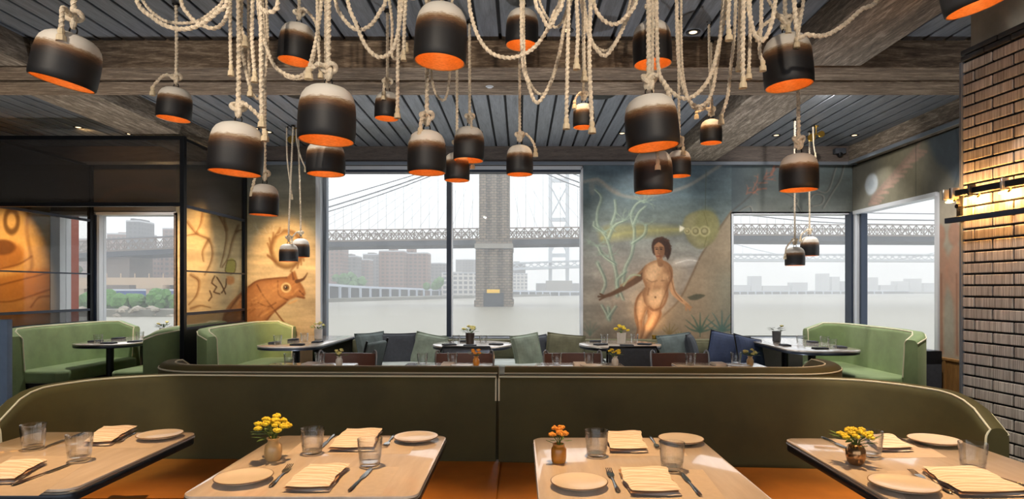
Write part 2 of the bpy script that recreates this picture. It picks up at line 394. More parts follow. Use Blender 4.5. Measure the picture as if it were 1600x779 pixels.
# ------------------------------------------------------------------ outside: river, shore, bridges, city
WZ = -7.8
m, nt, b = newmat('river'); b.inputs['Base Color'].default_value = C(150, 146, 132); b.inputs['Roughness'].default_value = .35
n = N(nt, 'ShaderNodeTexNoise', Scale=.35, Detail=6.0, Roughness=.7); nt.links.new(geoco(nt, (.5, 1.6, 1)), n.inputs[0]); bump(nt, b, n.outputs[0], .45, 1.2)
simple('stone', C(128, 116, 102), .9, var=.25, vs=.3)
m, nt, b = newmat('tower_stone'); co = geoco(nt, (1, 1, 1))
bt = N(nt, 'ShaderNodeTexBrick', Scale=.19); bt.inputs['Color1'].default_value = C(138, 121, 100); bt.inputs['Color2'].default_value = C(110, 97, 81); bt.inputs['Mortar'].default_value = C(74, 66, 57); bt.inputs['Mortar Size'].default_value = .035
sp = nt.nodes.new('ShaderNodeSeparateXYZ'); cb = nt.nodes.new('ShaderNodeCombineXYZ'); nt.links.new(co, sp.inputs[0]); nt.links.new(sp.outputs[0], cb.inputs[0]); nt.links.new(sp.outputs[2], cb.inputs[1]); nt.links.new(cb.outputs[0], bt.inputs[0])
nt.links.new(bt.outputs[0], b.inputs['Base Color']); b.inputs['Roughness'].default_value = .9
simple('pale_stone', C(140, 134, 124), .9)
simple('bridge_steel', C(40, 46, 56), .7); simple('bridge_tan', C(122, 110, 100), .8); simple('cable', C(90, 92, 96), .7)
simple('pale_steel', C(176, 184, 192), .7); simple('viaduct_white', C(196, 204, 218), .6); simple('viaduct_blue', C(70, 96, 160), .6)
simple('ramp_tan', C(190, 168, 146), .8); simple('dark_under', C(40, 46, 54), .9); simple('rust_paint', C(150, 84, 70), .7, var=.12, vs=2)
simple('shrub', C(78, 118, 56), .9, var=.4, vs=1.5); simple('shore_rock', C(150, 142, 128), .95, var=.35, vs=.8); simple('land', C(120, 118, 108), .95); simple('sign_yellow', C(240, 190, 40), .6)
def facade(name, wall, win, sx, sz):
    m, nt, b = newmat(name); co = geoco(nt, (1, 1, 1)); sp = nt.nodes.new('ShaderNodeSeparateXYZ'); cb = nt.nodes.new('ShaderNodeCombineXYZ'); nt.links.new(co, sp.inputs[0])
    ad = N(nt, 'ShaderNodeMath', operation='ADD'); nt.links.new(sp.outputs[0], ad.inputs[0]); nt.links.new(sp.outputs[1], ad.inputs[1]); nt.links.new(ad.outputs[0], cb.inputs[0]); nt.links.new(sp.outputs[2], cb.inputs[1])
    bt = N(nt, 'ShaderNodeTexBrick', Scale=1.0, offset=0.0); bt.inputs['Brick Width'].default_value = sx; bt.inputs['Row Height'].default_value = sz; bt.inputs['Mortar Size'].default_value = .9; bt.inputs['Mortar Smooth'].default_value = .1
    bt.inputs['Color1'].default_value = win; bt.inputs['Color2'].default_value = win; bt.inputs['Mortar'].default_value = wall
    nt.links.new(cb.outputs[0], bt.inputs[0]); nt.links.new(bt.outputs[0], b.inputs['Base Color']); b.inputs['Roughness'].default_value = .9
facade('brown_facade', C(132, 100, 86), C(84, 74, 72), 4.2, 3.4); facade('grey_facade', C(120, 114, 112), C(82, 82, 86), 4.5, 3.6); facade('white_facade', C(205, 200, 194), C(120, 122, 128), 5.0, 4.4)
facade('dark_facade', C(84, 84, 88), C(60, 62, 68), 4.0, 3.6)
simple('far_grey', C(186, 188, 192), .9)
rv = MB().add([(-1600, 9.5, WZ), (1600, 9.5, WZ), (1600, 2600, WZ), (-1600, 2600, WZ)], [(0, 1, 2, 3)]).build('river_water', 'river'); tag(rv, 'grey river water outside the windows', 'water', kind='stuff')
tag(MB().prism([(-260, 198), (-112, 198), (-128, 395), (-30, 600), (60, 780), (500, 1000), (900, 1080), (900, 1500), (-700, 1500), (-700, 198)], WZ-1, -5.6).build('river_bank', 'land'), 'low river bank on the far shore', 'land', kind='structure')

# near bridge
T = 314.0
bz = lambda X: float(np.interp(X, [-330, -218, -101, -22, 32, 108, 230, 400], [12, 17.0, 22.4, 23.4, 24.0, 25.6, 25.0, 22]))
br = thing('suspension_bridge', 'near suspension bridge with stone tower crossing the river', 'bridge')
tw = MB(); xa, xb = PX(744.5, T), PX(800.5, T); xc = (xa+xb)/2; hw = (xb-xa)/2
tw.box(xc-hw, xc+hw, T-6, T+30, WZ-2, 26)
for q in (-1, 0, 1):
    tw.box(xc+q*hw*.72-1.9, xc+q*hw*.72+1.9, T-8 if q else T-7.6, T-6, WZ-2, 20.5)
tw.box(xc-hw*1.06, xc+hw*1.06, T-8.5, T+31, WZ-2, WZ+3.2)
tw.build('tower_base', 'tower_stone', br, sharp=0)
MB().box(xc-hw*1.04, xc+hw*1.04, T-8.6, T+30, 21.2, 23.6).build('tower_collar', 'pale_stone', br, sharp=0)
MB().box(xc-5.0, xc+5.0, T-8.9, T-8, WZ, WZ+7.0).build('fender', 'dark_under', br); MB().box(xc-3.4, xc+3.0, T-9.3, T-8.9, WZ+6.8, WZ+8.6).build('notice_board', 'sign_yellow', br)
tu = MB(); hu = hw*.82
tu.box(xc-hu, xc+hu, T-5, T+29, 26, 84)
for q in (-1, 0, 1): tu.box(xc+q*hu*.72-1.5, xc+q*hu*.72+1.5, T-7.0 if q else T-6.4, T-5, 26, 84)
tu.box(xc-hu*1.12, xc+hu*1.12, T-7, T+31, 80, 84)
tu.build('tower_shaft', 'tower_stone', br, sharp=0)
gd = MB(); tr_ = MB(); rl = MB(); xs = np.arange(-330, 402, 4.0)
for a, b2 in zip(xs[:-1], xs[1:]):
    za, zb = bz(a), bz(b2)
    for y0, y1, h0, h1, M0 in ((T-1, T+24, 0, 2.5, gd), (T-1.2, T+24, 2.6, 3.4, rl), (T-.8, T-.3, 8.2, 8.7, tr_), (T-.8, T-.3, 5.6, 5.9, tr_), (T+20, T+20.5, 8.2, 8.7, tr_)):
        M0.add([(a, y0, za+h0), (b2, y0, zb+h0), (b2, y1, zb+h0), (a, y1, za+h0), (a, y0, za+h1), (b2, y0, zb+h1), (b2, y1, zb+h1), (a, y1, za+h1)], [(3,2,1,0),(4,5,6,7),(0,1,5,4),(1,2,6,5),(2,3,7,6),(3,0,4,7)])
    for yy in (T-.6, T+20.2):
        for p0, p1 in (((a, za+3.2), (b2, zb+8.4)), ((a, za+8.4), (b2, zb+3.2)), ((a, za+3), (a, za+8.6))):
            tr_.tube([(p0[0], yy, p0[1]), (p1[0], yy, p1[1])], .24, 4, caps=False)
gd.build('deck_girder', 'bridge_steel', br, sharp=0); rl.build('walkway', 'bridge_tan', br, sharp=0); tr_.build('truss', 'bridge_tan', br, sharp=0)
cabs = []
for (l0, l1, r0) in (((503, 316), (644, 275), (908, 276)), ((505, 326), (669, 277), (908, 288)), ((504, 333), (690, 279), (910, 296))):
    for side in (0, 1):
        if side == 0:
            A = P(l0[0], l0[1], T); B = P(l1[0], l1[1], T); s = (B.z-A.z)/(B.x-A.x); top = Vector((xc-6, T, 70))
        else:
            A = P(r0[0], r0[1], T); top = Vector((xc+6, T, 82)); B = top
        if side == 0:
            k2 = (top.z - A.z - s*(top.x-A.x))/((top.x-A.x)**2) ; pts = []
            for u in np.linspace(-60, 1, 24):
                X = A.x + (top.x-A.x)*u if u >= 0 else A.x + u*2.0; d = X-A.x; z = A.z+s*d+(k2*d*d if d > 0 else 0)
                pts.append((X, T, max(z, bz(X)+9)))
            for u in np.linspace(0.1, 1, 10): X = A.x+(top.x-A.x)*u; d = X-A.x; pts.append((X, T, A.z+s*d+k2*d*d))
            pts = sorted(set(pts))
        else:
            zo = (333-l0[1])*.33; pts = [tuple(p) for p in crom([(-9, T, 70+zo*.6), (7.5, T, 62.5+zo), (31, T, 52.7+zo), (65, T, 45+zo), (108, T, 39.6+zo), (160, T, 34.8+zo), (230, T, 33.5+zo)], 8)]
        MB().tube(pts, .27 if l0[1] != 326 else .36, 6).build('main_cable', 'cable', br); cabs.append(pts)
hg = MB()
for pts in (cabs[4], cabs[5]):
    xs_ = [p[0] for p in pts]; zs_ = [p[2] for p in pts]
    for X in np.arange(min(xs_)+3, max(xs_)-3, 4.4):
        zt = float(np.interp(X, xs_, zs_)); z0 = bz(X)+8.5
        if zt > z0+1: hg.tube([(X, T, z0), (X, T, zt)], .06, 4, caps=False)
for q in range(1, 12):
    for sg in (-1, 1): hg.tube([(xc+sg*5, T, 78), (xc+sg*(5+q*8.5), T, bz(xc+sg*(5+q*8.5))+8.5)], .05, 4, caps=False)
o = hg.build('suspender', 'cable', br, sharp=0); o['kind'] = 'stuff'
for xx in (-208, -262, 300): MB().box(xx-7, xx+7, T+2, T+22, WZ, bz(xx)).build('approach_pier', 'bridge_tan', br)

# far bridge
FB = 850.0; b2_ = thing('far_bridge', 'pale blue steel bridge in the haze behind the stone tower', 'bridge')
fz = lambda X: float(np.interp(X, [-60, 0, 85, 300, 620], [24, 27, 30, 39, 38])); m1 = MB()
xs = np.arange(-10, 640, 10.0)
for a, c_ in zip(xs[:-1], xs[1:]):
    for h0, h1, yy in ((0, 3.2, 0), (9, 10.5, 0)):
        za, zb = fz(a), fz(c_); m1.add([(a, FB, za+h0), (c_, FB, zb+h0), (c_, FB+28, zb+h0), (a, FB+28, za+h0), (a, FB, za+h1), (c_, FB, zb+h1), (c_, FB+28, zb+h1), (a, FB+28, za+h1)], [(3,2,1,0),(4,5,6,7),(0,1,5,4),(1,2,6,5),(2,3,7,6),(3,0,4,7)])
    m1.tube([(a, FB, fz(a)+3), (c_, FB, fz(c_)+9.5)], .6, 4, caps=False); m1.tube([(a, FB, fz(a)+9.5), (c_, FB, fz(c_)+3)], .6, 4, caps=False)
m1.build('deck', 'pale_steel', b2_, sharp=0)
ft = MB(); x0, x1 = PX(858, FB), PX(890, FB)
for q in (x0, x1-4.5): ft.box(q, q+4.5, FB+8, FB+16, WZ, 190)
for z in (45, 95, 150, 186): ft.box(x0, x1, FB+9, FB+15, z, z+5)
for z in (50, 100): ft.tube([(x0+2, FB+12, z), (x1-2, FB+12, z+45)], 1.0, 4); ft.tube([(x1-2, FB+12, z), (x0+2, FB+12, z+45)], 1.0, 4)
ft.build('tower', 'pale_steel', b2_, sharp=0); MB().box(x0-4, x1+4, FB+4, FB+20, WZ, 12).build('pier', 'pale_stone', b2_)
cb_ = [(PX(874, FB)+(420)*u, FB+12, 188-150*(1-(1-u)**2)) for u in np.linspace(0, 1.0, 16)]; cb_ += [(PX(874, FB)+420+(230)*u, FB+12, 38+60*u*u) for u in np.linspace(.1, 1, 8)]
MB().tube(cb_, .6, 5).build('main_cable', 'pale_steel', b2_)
fh = MB()
for X in np.arange(70, 600, 11.0):
    zt = float(np.interp(X, [p[0] for p in cb_], [p[2] for p in cb_])); fh.tube([(X, FB+12, fz(X)+10), (X, FB+12, zt)], .12, 4, caps=False)
o = fh.build('suspender', 'pale_steel', b2_, sharp=0); o['kind'] = 'stuff'

# elevated road along the shore
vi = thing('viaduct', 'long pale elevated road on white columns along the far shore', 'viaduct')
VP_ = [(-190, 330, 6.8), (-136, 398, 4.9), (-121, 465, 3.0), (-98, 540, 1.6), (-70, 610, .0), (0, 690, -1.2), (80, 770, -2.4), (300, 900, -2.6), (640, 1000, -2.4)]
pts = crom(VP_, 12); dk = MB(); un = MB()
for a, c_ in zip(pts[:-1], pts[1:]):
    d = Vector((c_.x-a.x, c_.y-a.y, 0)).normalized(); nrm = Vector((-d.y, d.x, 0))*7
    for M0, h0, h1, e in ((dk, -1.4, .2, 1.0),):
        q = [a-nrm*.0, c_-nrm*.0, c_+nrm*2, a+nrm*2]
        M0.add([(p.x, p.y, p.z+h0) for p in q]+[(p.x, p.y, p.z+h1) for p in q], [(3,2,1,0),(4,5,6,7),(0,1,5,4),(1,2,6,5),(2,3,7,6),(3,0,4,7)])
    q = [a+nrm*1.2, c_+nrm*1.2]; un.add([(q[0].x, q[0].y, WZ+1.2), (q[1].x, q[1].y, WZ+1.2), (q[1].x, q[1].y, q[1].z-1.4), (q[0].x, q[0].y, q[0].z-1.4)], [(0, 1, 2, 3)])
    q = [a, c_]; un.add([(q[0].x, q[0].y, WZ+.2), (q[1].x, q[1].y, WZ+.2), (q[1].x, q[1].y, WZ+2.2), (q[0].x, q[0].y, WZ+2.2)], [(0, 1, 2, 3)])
dk.build('road_deck', 'viaduct_white', vi, sharp=0); un.build('under_deck_sheet', 'dark_under', vi, sharp=0)  # dark upright sheets below the deck, with a dark strip at the foot
pts = crom(VP_, 15.0)
for k, p in enumerate(pts[1:70]):
    MB().box(p.x-.8, p.x+.8, p.y-.9, p.y+.5, WZ, p.z-1.3).build('column', 'viaduct_white', vi)
# road ramp and blue viaduct seen from the left booth
t = thing('road_ramp', 'tan road ramp on columns crossing the left booth window', 'viaduct')
MB().prism([(-240, 228), (-100, 236), (-100, 246), (-240, 238)], 2.6, 5.4).build('road_deck', 'ramp_tan', t)
for px in (20, 128, 237, 330): X = PX(px, 233); MB().box(X-1.5, X+1.5, 232, 236, -5.8, 2.6).build('column', 'ramp_tan', t); MB().box(X-5, X+5, 231.5, 236.5, 1.2, 2.6).build('column_cap', 'ramp_tan', t)
for k in range(26): X = -235+k*5.2; MB().box(X-.12, X+.12, 228.4+k*.3, 228.8+k*.3, 5.4, 7.0).build('rail_post', 'ramp_tan', t)
t = thing('blue_viaduct', 'blue painted low viaduct behind the shore shrubs', 'viaduct')
MB().box(-330, -100, 268, 284, -2.4, .2).build('road_deck', 'viaduct_blue', t); MB().box(-330, -100, 276, 277, -6, -2.4).build('under_deck_sheet', 'dark_under', t); MB().box(-330, -100, 267.6, 268, .2, 1.0).build('rail', 'viaduct_white', t)  # dark upright sheet below the blue deck
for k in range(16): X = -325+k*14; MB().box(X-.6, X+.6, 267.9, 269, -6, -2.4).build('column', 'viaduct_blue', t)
def building(x0, x1, yt, Z, mat, label, dep=22, extra=()):
    t = thing('building', label, 'building', (PX((x0+x1)/2, Z), Z, -6)); w = (x1-x0)/2/F*Z; h = PZ(yt, Z)+6
    MB().box(-w, w, 0, dep, 0, h).build('wall', mat, t); MB().box(-w*1.0, w*1.0, -.3, dep, h, h+1.2).build('parapet', 'far_grey', t)
    for ex0, ex1, ey in extra: MB().box(PX(ex0, Z)-t.location.x, PX(ex1, Z)-t.location.x, 4, dep-4, h+1.2, PZ(ey, Z)+6).build('roof_house', mat, t)
building(486, 534, 388, 560, 'brown_facade', 'brown apartment block at the left edge of the wide window', extra=[(505, 520, 385)])
building(536, 557, 401, 620, 'grey_facade', 'grey block beside the leftmost brown apartments', extra=[(540, 548, 396)])
building(556, 576, 406, 640, 'brown_facade', 'low brown block left of the large brown apartments')
building(567, 592, 398, 660, 'grey_facade', 'stepped grey block touching the large brown apartments', extra=[(573, 583, 394)])
building(592, 631, 393, 560, 'brown_facade', 'left half of the large brown apartments below the near bridge', extra=[(606, 616, 387)])
building(631, 668, 396, 575, 'brown_facade', 'right half of the large brown apartments below the near bridge', extra=[(634, 646, 386)])
building(666, 696, 412, 680, 'grey_facade', 'dull block right of the large brown apartments')
building(690, 748, 427, 590, 'white_facade', 'low white block left of the stone tower', extra=[(706, 720, 424)])
building(712, 752, 406, 900, 'grey_facade', 'hazy wide block behind the low white block')
building(797, 821, 413, 860, 'grey_facade', 'hazy block just right of the stone tower', extra=[(802, 812, 408)])
building(801, 824, 428, 800, 'white_facade', 'low pale block just right of the stone tower')
building(838, 905, 443, 960, 'grey_facade', 'long low warehouse under the far bridge')
building(197, 217, 346, 520, 'dark_facade', 'dark tower block in the left booth window', extra=[(199, 205, 340), (207, 214, 341)])
building(167, 222, 366, 540, 'brown_facade', 'broad brown block under the dark tower block', extra=[(180, 196, 362)])
building(254, 292, 358, 560, 'brown_facade', 'tall brown block at the right of the left booth window')
building(106, 168, 374, 600, 'brown_facade', 'brown block behind the rust column')
building(222, 256, 386, 580, 'grey_facade', 'dull block between the tall brown blocks of the left booth window')
building(176, 228, 396, 420, 'brown_facade', 'brown block below the approach span in the left booth window')
building(226, 300, 394, 440, 'brown_facade', 'long brown block below the approach span at the right')
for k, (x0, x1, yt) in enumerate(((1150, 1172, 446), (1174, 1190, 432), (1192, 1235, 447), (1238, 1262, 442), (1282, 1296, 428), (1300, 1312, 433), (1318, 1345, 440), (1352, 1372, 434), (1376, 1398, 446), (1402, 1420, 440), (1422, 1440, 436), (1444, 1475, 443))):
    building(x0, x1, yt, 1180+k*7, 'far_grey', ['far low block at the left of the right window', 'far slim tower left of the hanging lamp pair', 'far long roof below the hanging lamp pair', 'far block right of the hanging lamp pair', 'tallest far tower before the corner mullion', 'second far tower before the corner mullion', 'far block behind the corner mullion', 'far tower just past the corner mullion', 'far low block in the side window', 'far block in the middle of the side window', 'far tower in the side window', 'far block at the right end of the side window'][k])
def shrub(px, py, Z, r, label, n=7):
    o = MB(); c = P(px, py, Z)
    for k in range(n): o.ico((random.uniform(-r, r), random.uniform(-r*.4, r*.4), random.uniform(-.3, .5)*r), r*random.uniform(.35, .6), 2, jit=.18)
    tag(o.build('shrub', 'shrub', None, c, sharp=0), label, 'shrub', 'shrubs on the far shore')
for i, (px, py, r) in enumerate(((122, 474, 4), (152, 474, 3.2), (188, 471, 5), (203, 474, 4.5), (246, 469, 5), (265, 473, 4.5))):
    shrub(px, py, 215, r, ['leafy shrub left of the dark window mullion', 'small shrub just right of the dark window mullion', 'big shrub in the middle of the left booth window', 'shrub touching the big middle shrub of the left booth', 'big shrub behind the right ramp column', 'shrub at the right end of the left booth window'][i])
for i, (px, py, r) in enumerate(((190, 418, 8), (120, 422, 7), (538, 440, 8), (556, 443, 7), (676, 443, 7))):
    shrub(px, py, 330 if px < 300 else 500, r, ['tree above the tan ramp in the left booth window', 'tree behind the rust column', 'tree left on the shore under the brown apartments', 'tree beside it nearer the large brown apartments', 'tree at the right foot of the large brown apartments'][i])
rk = MB()
for k in range(170): rk.ico((random.uniform(-260, -112), random.uniform(196, 206), random.uniform(WZ, WZ+2.6)), random.uniform(.5, 1.5), 1, (1.3, 1, .7), .25)
tag(rk.build('shore_rocks', 'shore_rock', sharp=0), 'pale boulders lining the shore in the left booth window', 'rocks', kind='stuff')
t = thing('terrace_column', 'rust painted steel column outside the left booth', 'column', (PX(105, 9.2), 9.2, 0)); MB().box(-.11, .11, -.09, .09, -7.9, 4).build('shaft', 'rust_paint', t); MB().box(-.15, .15, -.15, .15, 3.4, 3.5).build('collar', 'rust_paint', t)
t = thing('terrace_column', 'slim rust painted steel column at the left jamb of the wide window', 'column', (PX(499.5, 9.0), 9.0, 0)); MB().box(-.03, .05, -.05, .05, -7.9, 4).build('shaft', 'rust_paint', t); MB().box(-.06, .08, -.08, .08, 3.4, 3.5).build('collar', 'rust_paint', t)
# river haze
m = bpy.data.materials.new('river_haze'); m.use_nodes = True; nt = m.node_tree; nt.nodes.clear(); MATS['river_haze'] = m
vs = nt.nodes.new('ShaderNodeVolumeScatter'); vs.inputs['Density'].default_value = .00095; vs.inputs['Color'].default_value = (.97, .98, 1, 1); vs.inputs['Anisotropy'].default_value = 0.0
out = nt.nodes.new('ShaderNodeOutputMaterial'); nt.links.new(vs.outputs[0], out.inputs['Volume'])
hz = MB().box(-1500, 1500, 40, 2500, WZ+.05, 260).build('river_haze', 'river_haze', sharp=0); tag(hz, 'pale haze hanging over the river', 'haze', kind='stuff')
# ------------------------------------------------------------------ painted murals (paint = vertex colours on the wall panels)
def vnoise(X, Y, s, seed):
    rs = np.random.RandomState(seed); g_ = rs.rand(64, 64); x = X/s; y = Y/s
    xi = np.floor(x).astype(int); yi = np.floor(y).astype(int); fx = x-xi; fy = y-yi; fx = fx*fx*(3-2*fx); fy = fy*fy*(3-2*fy)
    a = g_[xi % 64, yi % 64]; b = g_[(xi+1) % 64, yi % 64]; c = g_[xi % 64, (yi+1) % 64]; d = g_[(xi+1) % 64, (yi+1) % 64]
    return (a*(1-fx)+b*fx)*(1-fy)+(c*(1-fx)+d*fx)*fy
def fbm(X, Y, s, seed): return .5*vnoise(X, Y, s, seed)+.3*vnoise(X, Y, s*.45, seed+1)+.2*vnoise(X, Y, s*.2, seed+2)
def sm2(pts, n=6):
    return [(p.x, p.y) for p in crom([(q[0], q[1], 0) for q in pts], max(1e-3, 4.0 if n else 1))]
class Canvas:
    def __init__(s, x0, x1, y0, y1, st=1.2):
        s.nx = int((x1-x0)/st)+2; s.ny = int((y1-y0)/st)+2
        s.X, s.Y = np.meshgrid(np.linspace(x0, x1, s.nx), np.linspace(y0, y1, s.ny)); s.c = np.zeros((s.ny, s.nx, 3))
    def mix(s, a, col): a = np.clip(a, 0, 1)[..., None]; s.c = s.c*(1-a)+np.asarray(col, float)*a
    def grad(s, stops):
        ys = [q[0] for q in stops]
        for k in range(3): s.c[..., k] = np.interp(s.Y, ys, [q[1][k] for q in stops])
    def seg(s, pts, close=False):
        d = np.full(s.X.shape, 1e9); w = np.zeros(s.X.shape); n = len(pts)
        for i in range(n if close else n-1):
            x0, y0 = pts[i][:2]; x1, y1 = pts[(i+1) % n][:2]; dx, dy = x1-x0, y1-y0; L = dx*dx+dy*dy+1e-9
            t = np.clip(((s.X-x0)*dx+(s.Y-y0)*dy)/L, 0, 1); q = np.hypot(s.X-x0-t*dx, s.Y-y0-t*dy); m = q < d
            d = np.where(m, q, d); w = np.where(m, (i+t)/max(1, n-1), w)
        return d, w
    def stroke(s, pts, w, col, a=1.0, soft=.8, taper=None, smooth=True):
        p = sm2(pts) if smooth else pts; d, t = s.seg(p)
        if taper is not None: w = w+(taper-w)*t
        s.mix((np.clip((w/2-d)/soft+.5, 0, 1))*a, col)
    def poly(s, pts, col, a=1.0, soft=1.5, smooth=True, edge=None):
        p = sm2(list(pts)+[pts[0]])[:-1] if smooth else pts
        ins = np.zeros(s.X.shape, bool); n = len(p)
        for i in range(n):
            x0, y0 = p[i]; x1, y1 = p[i-1]
            if y0 != y1: ins ^= ((y0 > s.Y) != (y1 > s.Y)) & (s.X < (x1-x0)*(s.Y-y0)/(y1-y0)+x0)
        d, _ = s.seg(p, True); sd = np.where(ins, d, -d); A = np.clip(sd/soft+.5, 0, 1)*a; s.mix(A, col)
        if edge: s.mix(A*np.clip(1-sd/edge[1], 0, 1)**1.4*edge[2], edge[0])
        return sd
    def ell(s, cx, cy, rx, ry, col, a=1.0, soft=.15, ring=None):
        q = np.hypot((s.X-cx)/rx, (s.Y-cy)/ry); A = np.clip((1-q)/soft+.5, 0, 1)
        if ring: A = A*np.clip((q-ring)/soft+.5, 0, 1)
        s.mix(A*a, col)
    def noise(s, amt, sc, seed, sx=1.0): s.c = s.c*(1+amt*(fbm(s.X*sx, s.Y, sc, seed)-.5)[..., None])
    def build(s, name, fmap, label, parent=None, cat='mural'):
        pos = fmap(s.X, s.Y); me = bpy.data.meshes.new(name); n = s.nx*s.ny; me.vertices.add(n); me.vertices.foreach_set('co', np.stack(pos, -1).reshape(-1).astype(np.float32))
        i = np.arange((s.ny-1)*(s.nx-1)); r = i//(s.nx-1); c = i % (s.nx-1); a = r*s.nx+c
        q = np.stack([a, a+s.nx, a+s.nx+1, a+1], -1).reshape(-1)
        me.loops.add(len(q)); me.loops.foreach_set('vertex_index', q.astype(np.int32)); me.polygons.add(len(i)); me.polygons.foreach_set('loop_start', (np.arange(len(i))*4).astype(np.int32)); me.update(calc_edges=True)
        at = me.color_attributes.new('paint', 'FLOAT_COLOR', 'POINT'); col = np.ones((n, 4)); col[:, :3] = s2l(np.clip(s.c, 0, 255).reshape(-1, 3)); at.data.foreach_set('color', col.reshape(-1).astype(np.float32))
        me.materials.append(MATS['mural_paint']); o = link(name, me, None, parent)
        if label: tag(o, label, cat)
        return o
m, nt, b = newmat('mural_paint'); ca = nt.nodes.new('ShaderNodeVertexColor'); ca.layer_name = 'paint'; nt.links.new(ca.outputs[0], b.inputs['Base Color']); b.inputs['Roughness'].default_value = .62
front = lambda y: (lambda X, Y: ((X-CX)/F*y, np.full(X.shape, y), EYE+(CY-Y)/F*y))
def mural(cv, name, label, box):                       # canvas on a solid board
    t = thing(name, label, 'mural'); MB().box(*box).build('board', 'plaster', t); return t

# --- the standing figure
cv = Canvas(911, 1143, 257, 530, 1.0)
cv.grad([(257, (70, 86, 96)), (300, (78, 94, 100)), (340, (98, 108, 104)), (380, (122, 124, 118)), (420, (134, 126, 116)), (470, (140, 126, 110)), (530, (120, 108, 92))])
cv.mix(np.clip((960-cv.X)/90, 0, 1)*.5, (78, 92, 94)); cv.mix(np.clip((cv.X-1090)/60, 0, 1)*.35, (84, 98, 100))
cv.noise(.35, 26, 3, .35); cv.noise(.25, 9, 9, .4)
cv.stroke([(911, 284), (930, 280), (938, 282), (960, 300), (990, 308), (1030, 303), (1070, 292), (1100, 275), (1125, 258)], 5, (138, 130, 118), .55, 3)
cv.stroke([(925, 300), (926, 284), (940, 287), (965, 301)], 9, (132, 124, 112), .35, 4)
cv.poly([(935, 362), (950, 352), (1000, 350), (1065, 354), (1066, 364), (1010, 370), (960, 376), (940, 378)], (138, 132, 78), .55, 9)
cv.stroke([(940, 372), (990, 362), (1064, 358)], 4, (160, 152, 96), .5, 4)
cv.poly([(1056, 404), (1080, 402), (1096, 410), (1070, 416), (1050, 414)], (186, 178, 168), .6, 5); cv.stroke([(1056, 411), (1075, 406), (1092, 408)], 2, (206, 202, 194), .7)
sd = cv.poly([(1143, 330), (1120, 362), (1096, 398), (1080, 432), (1060, 470), (1030, 500), (1010, 530), (1143, 530)], (142, 122, 96), .75, 5, False)
cv.stroke([(1143, 330), (1120, 362), (1096, 398), (1080, 432), (1060, 470), (1030, 500), (1012, 530)], 3, (98, 76, 54), .6, 2)
cv.mix(np.clip((cv.X-1095)/40, 0, 1)*np.clip((cv.Y-400)/40, 0, 1)*.5, (112, 118, 106))
cv.poly([(1068, 425), (1046, 480), (1020, 500), (985, 470), (1000, 430), (1040, 412)], (196, 172, 142), .45, 26)
def branch(cv, x, y, a, L, w, col, depth, al=.7):
    pts = [(x, y)]
    for k in range(4): a += random.uniform(-.3, .3); x += L/4*math.cos(a); y += L/4*math.sin(a); pts.append((x, y))
    cv.stroke(pts, w, col, al, 1.2, w*.6)
    if depth:
        for s_ in (-1, 1): branch(cv, x, y, a+s_*random.uniform(.3, .6), L*random.uniform(.5, .75), w*.65, col, depth-1, al)
random.seed(21)
GR = (122, 138, 122)
for pts in ([(966, 462), (962, 430), (955, 400), (948, 372), (936, 352), (932, 330), (938, 308), (930, 296)], [(972, 452), (978, 420), (990, 396), (992, 362), (986, 336), (998, 318), (1008, 312)], [(992, 350), (1000, 332), (1012, 322)],
            [(958, 412), (940, 398), (932, 384)], [(955, 350), (965, 330), (962, 312)], [(946, 364), (930, 352), (926, 346)], [(978, 424), (966, 440), (972, 468)], [(990, 380), (1004, 366), (1010, 350)],
            [(950, 480), (953, 500), (948, 490), (942, 476)], [(953, 496), (960, 478)], [(935, 410), (944, 440), (940, 462)], [(948, 372), (958, 352), (976, 344)]):
    jt = [(p[0]+random.uniform(-3, 3), p[1]) for p in pts]; cv.stroke(jt, 8.0, GR, .35, 5, 3); cv.stroke(jt, 4.6, GR, .55, 2.4, 2.0); cv.stroke([(p[0]-1.4, p[1]) for p in jt], 1.1, (180, 190, 164), .6, 1.2); cv.stroke([(p[0]+2.2, p[1]+.6) for p in jt], 1.2, (72, 86, 80), .6, 1.2)
for k in range(34): 
    x0, y0 = random.choice([(938, 308), (1006, 316), (963, 316), (932, 384), (1008, 352), (945, 362), (975, 344), (950, 400)]); branch(cv, x0, y0, random.uniform(-PI, 0), 12, 2.4, GR, 1, .5)
# lantern fish orb
cv.stroke([(1103, 266), (1102, 330)], 1.0, (70, 78, 66), .8); cv.poly([(1066, 352), (1072, 338), (1088, 330), (1106, 329), (1118, 336), (1124, 350), (1120, 368), (1106, 384), (1092, 388), (1076, 376)], (146, 138, 96), .8, 4, edge=((96, 96, 70), 10, .7))
cv.ell(1104, 352, 18, 26, (126, 124, 76), .5, .5); cv.stroke([(1100, 332), (1106, 358), (1100, 386)], 1.5, (104, 100, 62), .6)
for ex, er in ((1074, 5), (1087, 7.5), (1101, 8.5)): cv.ell(ex, 361, er, er*1.0, (184, 176, 132), .7, .35); cv.ell(ex, 361, er*.7, er*.7, (104, 98, 66), .75, .35); cv.ell(ex-.5, 360.5, er*.4, er*.4, (176, 168, 130), .7, .5)
cv.poly([(1062, 352), (1070, 356), (1062, 362)], (226, 222, 200), .9, 2)
